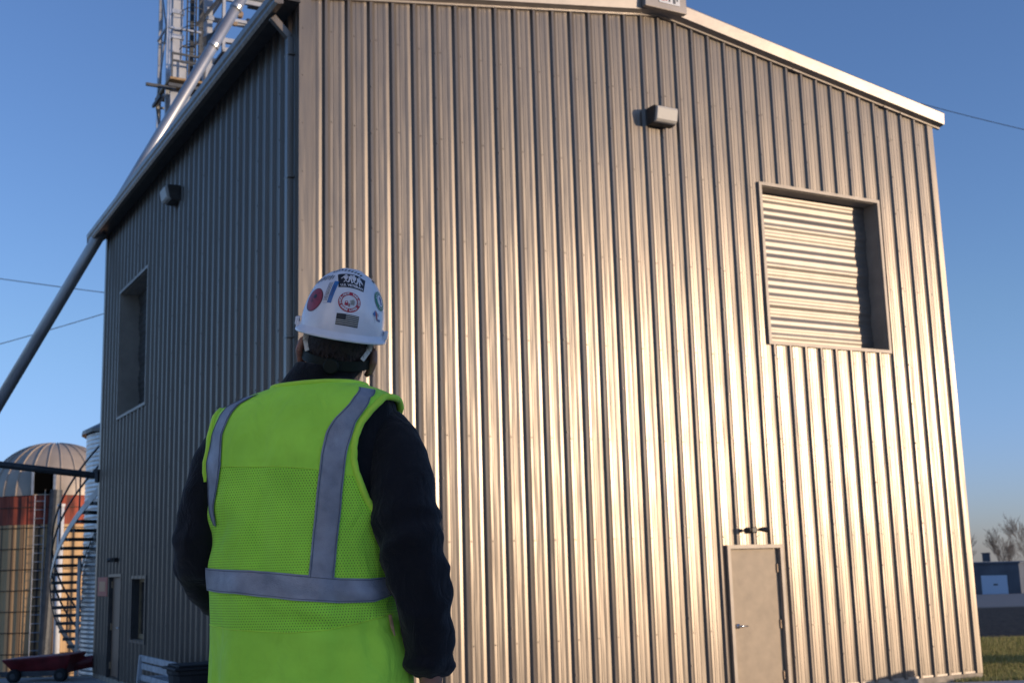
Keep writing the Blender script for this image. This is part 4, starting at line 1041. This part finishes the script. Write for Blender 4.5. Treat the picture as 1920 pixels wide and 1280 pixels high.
for s in (-1,1):
    mb = MB(); pts = [(s*.080,-.045,-.004),(s*.079,-.052,-.035),(s*.068,-.070,-.058)]
    for p, q in zip(pts, pts[1:]): mb.bar(p, q, .014 if p[2] > -.03 else .011, .002, up=(0,1,.2))
    mb.obj('suspension_strap', M['strap'], hh)
mb = MB(); vs = []; ps = [math.pi+.15+(math.pi-.3)*i/30 for i in range(31)]
for a in ps:
    for dr_, z in ((.004,-.054),(.006,-.054),(.006,-.078),(.004,-.078)):
        zz = z-.012*max(0,-math.sin(a)); vs.append(((.082+dr_)*math.cos(a), (.099+dr_)*math.sin(a), zz))
mb.add(vs, [(i*4+j, i*4+(j+1)%4, (i+1)*4+(j+1)%4, (i+1)*4+j) for i in range(30) for j in range(4)]); mb.obj('headband', M['ratchet'], hh)
mb = MB(); mb.tube([(0,-.10,-.080),(0,-.118,-.082),(0,-.121,-.082)], [.019,.019,.016], 24); mb.obj('ratchet_knob', M['ratchet'], hh, smooth=False)

# ---- stickers: flat designs wrapped onto the shell
FONT = bpy.data.fonts.load('<builtin>') if '<builtin>' in bpy.data.fonts else None
def text_poly(txt, size, bold=0):
    cu = bpy.data.curves.new('t', 'FONT'); cu.body = txt; cu.size = size; cu.align_x = 'CENTER'; cu.align_y = 'CENTER'; cu.resolution_u = 2; cu.offset = bold
    o = bpy.data.objects.new('t', cu); COL.objects.link(o); dg = bpy.context.evaluated_depsgraph_get()
    me = bpy.data.meshes.new_from_object(o.evaluated_get(dg)); vs = [(v.co.x, v.co.y) for v in me.vertices]; fs = [tuple(p.vertices) for p in me.polygons]
    bpy.data.objects.remove(o); bpy.data.meshes.remove(me); bpy.data.curves.remove(cu); return vs, fs
PAL = {}
def col(name, c):
    if name not in PAL: PAL[name] = mat('sticker_'+name, c, rough=.4, noise_s=60, noise_a=.06)
    return PAL[name]
BLK = col('black', (.018,.018,.022)); WHT = col('white', (.68,.68,.70)); RED = col('red', (.42,.02,.045)); DRED = col('dark_red', (.30,.03,.045)); BLU = col('blue', (.03,.16,.42)); GRN = col('green', (.02,.22,.11)); GRY = col('grey', (.42,.42,.38)); NAVY = col('navy', (.05,.09,.25))
class Sticker:
    def __init__(s, c, ang=0):
        # c: point on the shell; frame: n outward, v up the meridian, u to the right when seen from outside
        s.c = Vector(c); s.nrm = Vector((c[0]/AX**2, c[1]/AY**2, c[2]/AZ**2)).normalized()
        up = Vector((0,0,1)); v = (up-s.nrm*up.dot(s.nrm)).normalized(); u = v.cross(s.nrm).normalized()
        a = R(ang); s.u = u*math.cos(a)+v*math.sin(a); s.v = v*math.cos(a)-u*math.sin(a); s.parts = []
    def put(s, x, y, lift):
        p = s.c+s.u*x+s.v*y; o = Vector((0,0,.0)); d = p.normalized()
        k = 1/math.sqrt((p.x/AX)**2+(p.y/AY)**2+(p.z/AZ)**2); q = p*k
        az = math.atan2(q.y/AY, q.x/AX); v_ = math.asin(max(-1, min(1, q.z/AZ)))/(math.pi/2)
        w = shell_pt(az, v_); n = Vector((w.x/AX**2, w.y/AY**2, w.z/AZ**2)).normalized()
        return w+n*(.0006+.0004*lift)
    def shape(s, vs, fs, m, lift, sub=.004):
        # subdivide so that it follows the curved shell
        bm = bmesh.new(); bv = [bm.verts.new((x, y, 0)) for x, y in vs]
        for f in fs:
            try: bm.faces.new([bv[i] for i in f])
            except ValueError: pass
        if sub:
            bmesh.ops.triangulate(bm, faces=bm.faces[:])
            for _ in range(4):
                es = [e for e in bm.edges if e.calc_length() > sub]
                if not es: break
                bmesh.ops.subdivide_edges(bm, edges=es, cuts=1); bmesh.ops.triangulate(bm, faces=[f for f in bm.faces if len(f.verts) > 3])
        bm.verts.index_update(); s.parts.append(([s.put(v.co.x, v.co.y, lift) for v in bm.verts], [tuple(v.index for v in f.verts) for f in bm.faces], m)); bm.free()
    def poly(s, pts, m, lift=0): s.shape(pts, [tuple(range(len(pts)))], m, lift)
    def rect(s, x, y, w, h, m, lift=0, sub=.004): s.shape([(x-w/2,y-h/2),(x+w/2,y-h/2),(x+w/2,y+h/2),(x-w/2,y+h/2)], [(0,1,2,3)], m, lift)
    def disc(s, x, y, r, m, lift=0, ry=None, n=36): s.poly([(x+r*math.cos(2*math.pi*i/n), y+(ry or r)*math.sin(2*math.pi*i/n)) for i in range(n)], m, lift)
    def text(s, t, x, y, size, m, lift=2, ang=0, bold=.0004, sx=1.):
        vs, fs = text_poly(t, size, bold); a = R(ang)
        s.shape([(x+(p*sx)*math.cos(a)-q*math.sin(a), y+(p*sx)*math.sin(a)+q*math.cos(a)) for p, q in vs], fs, m, lift, sub=0)
    def arc_text(s, t, r, a0, a1, size, m, inward=False, lift=2, bold=.0005):
        for i, ch in enumerate(t):
            if ch == ' ': continue
            a = a0+(a1-a0)*i/(len(t)-1); s.text(ch, r*math.cos(R(a)), r*math.sin(R(a)), size, m, lift, a+90 if inward else a-90, bold)
    def build(s, label):
        mats = []; vs = []; fs = []; mi = []
        for v, f, m in s.parts:
            if m not in mats: mats.append(m)
            b = len(vs); vs += v; fs += [tuple(i+b for i in q) for q in f]; mi += [mats.index(m)]*len(f)
        o = mesh_obj('sticker', vs, fs, mats, hh, False, mi, recalc=False); o['label'] = label; return o
# 1 black veteran sticker with white figures
s = Sticker((.0110,-.0690,.1290), -2); s.rect(0,0,.060,.046,BLK)
def figure(s, x, y, h, m, lean=0, flip=1):
    k = h
    s.disc(x+lean*k*.5, y+k*.42, k*.10, m, 1, n=12)
    s.poly([(x-k*.17+lean*k*.3,y+k*.30),(x+k*.17+lean*k*.3,y+k*.30),(x+k*.13,y-.02*k),(x+k*.12,y-k*.12),(x-k*.12,y-k*.12),(x-k*.14,y)], m, 1)
    s.poly([(x-k*.12,y-k*.08),(x-.01*k,y-k*.10),(x-k*.08*flip,y-k*.5),(x-k*.20*flip,y-k*.5)][::1], m, 1)
    s.poly([(x+k*.12,y-k*.08),(x+.01*k,y-k*.10),(x+k*.10*flip,y-k*.5),(x+k*.22*flip,y-k*.5)][::1], m, 1)
    s.poly([(x+flip*k*.14+lean*k*.3,y+k*.28),(x+flip*k*.40,y-k*.05),(x+flip*k*.34,y-k*.10),(x+flip*k*.08,y+k*.12)], m, 1)
figure(s,-.013,.006,.027,WHT,.05,-1); figure(s,-.004,.005,.026,WHT,.1,1); figure(s,.004,.005,.028,WHT,-.08,-1); figure(s,.014,.004,.028,WHT,.06,1)
s.poly([(.016,.004),(.026,-.003),(.0265,-.002),(.017,.006)], WHT, 1)
s.text('U.S. VETERAN', .001, -.0170, .0092, WHT, 2, 0, .0004, .92); s.build('black sticker with white figures and the words U.S. VETERAN')
# 2 lock-out tag-out
s = Sticker((.0177,-.1072,.0800), -2); s.disc(0,0,.0275,RED); s.disc(0,0,.0175,WHT,1)
s.arc_text('LOCK-OUT', .0222, 196, 102, .0072, WHT); s.arc_text('TAG-OUT', .0222, 72, -8, .0072, WHT); s.arc_text('SAVES LIVES', .0222, 216, 324, .0068, WHT, inward=True)
s.rect(-.007,-.007,.008,.008,RED,2); s.disc(-.007,-.002,.0036,RED,2,n=14); s.disc(-.007,-.002,.0020,WHT,3,n=14); s.rect(.000,-.009,.005,.009,GRY,2)
for k in range(3): s.rect(-.0015+.0015*k,-.009,.0006,.008,RED,3)
s.poly([(.000,.003),(.009,.008),(.013,.003),(.012,-.008),(.004,-.008)], GRY, 2)
for k in range(4): s.rect(.0075,.003-.0026*k,.007,.0008,BLK,3)
s.build('round red sticker reading LOCK-OUT TAG-OUT SAVES LIVES')
# 3 black and grey flag
s = Sticker((.0205,-.1165,.0345), -1); s.rect(0,0,.054,.028,BLK)
for k in range(6):
    y = .0118-.0043*k; x0 = -.0045 if y > -.001 else -.0262
    s.rect((x0+.0262)/2, y-.0005, .0262-x0, .0021, GRY, 1)
s.build('small black and grey striped flag sticker')
# 4 dark red roundel
s = Sticker((-.0695,-.0761,.0705), 0); s.disc(0,0,.0325,DRED); 
rn = random.Random(9)
s.disc(.0,.008,.007,BLK,1,.006,16)
for k in range(42):
    a = rn.uniform(0,6.28); r = rn.uniform(.004,.024); s.poly([(r*math.cos(a)+rn.uniform(-.003,.003), r*math.sin(a)+rn.uniform(-.003,.003)) for _ in range(3)], BLK if k%4 else RED, 1)
rv = [(q*math.cos(R(t)),q*math.sin(R(t))) for t in range(0,360,10) for q in (.0318,.0303)]; s.shape(rv, [(2*i,2*i+1,(2*i+3)%72,(2*i+2)%72) for i in range(36)], BLK, 1)
s.build('dark red round sticker with black crest')
# 5 blue and white upright strip with small print
s = Sticker((-.0300,-.0900,.0960), 6); s.rect(.0055,0,.0115,.064,BLU); s.rect(-.0055,-.002,.0125,.062,NAVY,0); s.rect(-.0055,-.002,.0115,.061,WHT,1)
rn2 = random.Random(3)
for x, w_, m_ in ((.0055, .0050, NAVY), (-.0028, .0020, BLK), (-.0062, .0020, BLK), (-.0096, .0020, NAVY)):     # rows of print too small to read
    y = -.027 if w_ < .004 else -.013
    while y < (.026 if w_ < .004 else .018):
        h_ = rn2.uniform(.0012, .0034); s.rect(x, y+h_/2, w_*rn2.uniform(.7, 1), h_, m_, 2); y += h_+.0012
s.build('blue and white upright sticker with small print')
# 6 green roundel
s = Sticker((.0800,-.0330,.0920), 0); s.disc(0,0,.0270,GRN); s.disc(0,0,.0262,WHT,1); s.disc(0,0,.0255,GRN,2); s.disc(0,0,.0158,WHT,3)
for t in list(range(20, 172, 17))+list(range(232, 310, 19)):
    c_, n_ = math.cos(R(t)), math.sin(R(t)); s.poly([(.0228*c_-.0013*n_,.0228*n_+.0013*c_),(.0182*c_-.0013*n_,.0182*n_+.0013*c_),(.0182*c_+.0013*n_,.0182*n_-.0013*c_),(.0228*c_+.0013*n_,.0228*n_-.0013*c_)], WHT, 4)
s.poly([(-.004,-.012),(.005,-.011),(.004,-.002),(.006,.003),(.002,.010),(-.003,.010),(-.005,.002),(-.002,-.003)], NAVY, 4); s.build('round green and white sticker with dark figure')
# 7 small flag and I Voted
s = Sticker((.0800,-.0655,.0560), -4)
s.poly([(-.012,.002),(-.003,.012),(.008,.008),(.013,-.002),(.003,-.011),(-.004,-.004)], WHT, 0)
s.poly([(-.012,.002),(-.004,.0105),(.001,.003),(-.005,-.0045)], BLU, 1)
for k in range(4):
    o_ = .0027*k; s.poly([(-.002+o_*1.0,.0115-o_*.8),(-.0005+o_,.0115-o_*.8-.0002),(.0045+o_*.6-.004,-.002-o_*1.2),(.0025+o_*.6-.004,-.003-o_*1.2)], RED, 2)
s.poly([(-.0125,.002),(-.0115,.001),(-.001,-.020),(-.002,-.0205)], GRY, 1)
s.text('I', .012,.001,.0095, NAVY, 1, 0, .0003); s.text('Voted', .013,-.0115,.0095, NAVY, 1, 0, .0004, .8); s.build('small flag sticker with the words I Voted')
# 8 black lettering over the crown, mostly foreshortened
s = Sticker((-.0500,-.0440,.1200), 30)
for k in range(9): 
    x = -.026+.0065*k; s.rect(x,.003,.0026,.022 if k%2 else .015,BLK)
    if k%3 == 0: s.rect(x+.002,.006,.004,.0022,BLK)
s.build('black lettering on the upper left of the hat')
s = Sticker((-.004,-.0330,.1500), 0)
for k in range(10): s.rect(-.028+.0062*k,.0,.0028,.012,BLK)
s.build('black lettering across the crown')
s = Sticker((.052,.004,.1360), 0); s.rect(0,.004,.040,.009,BLK); s.build('black strip sticker on the right of the crown')
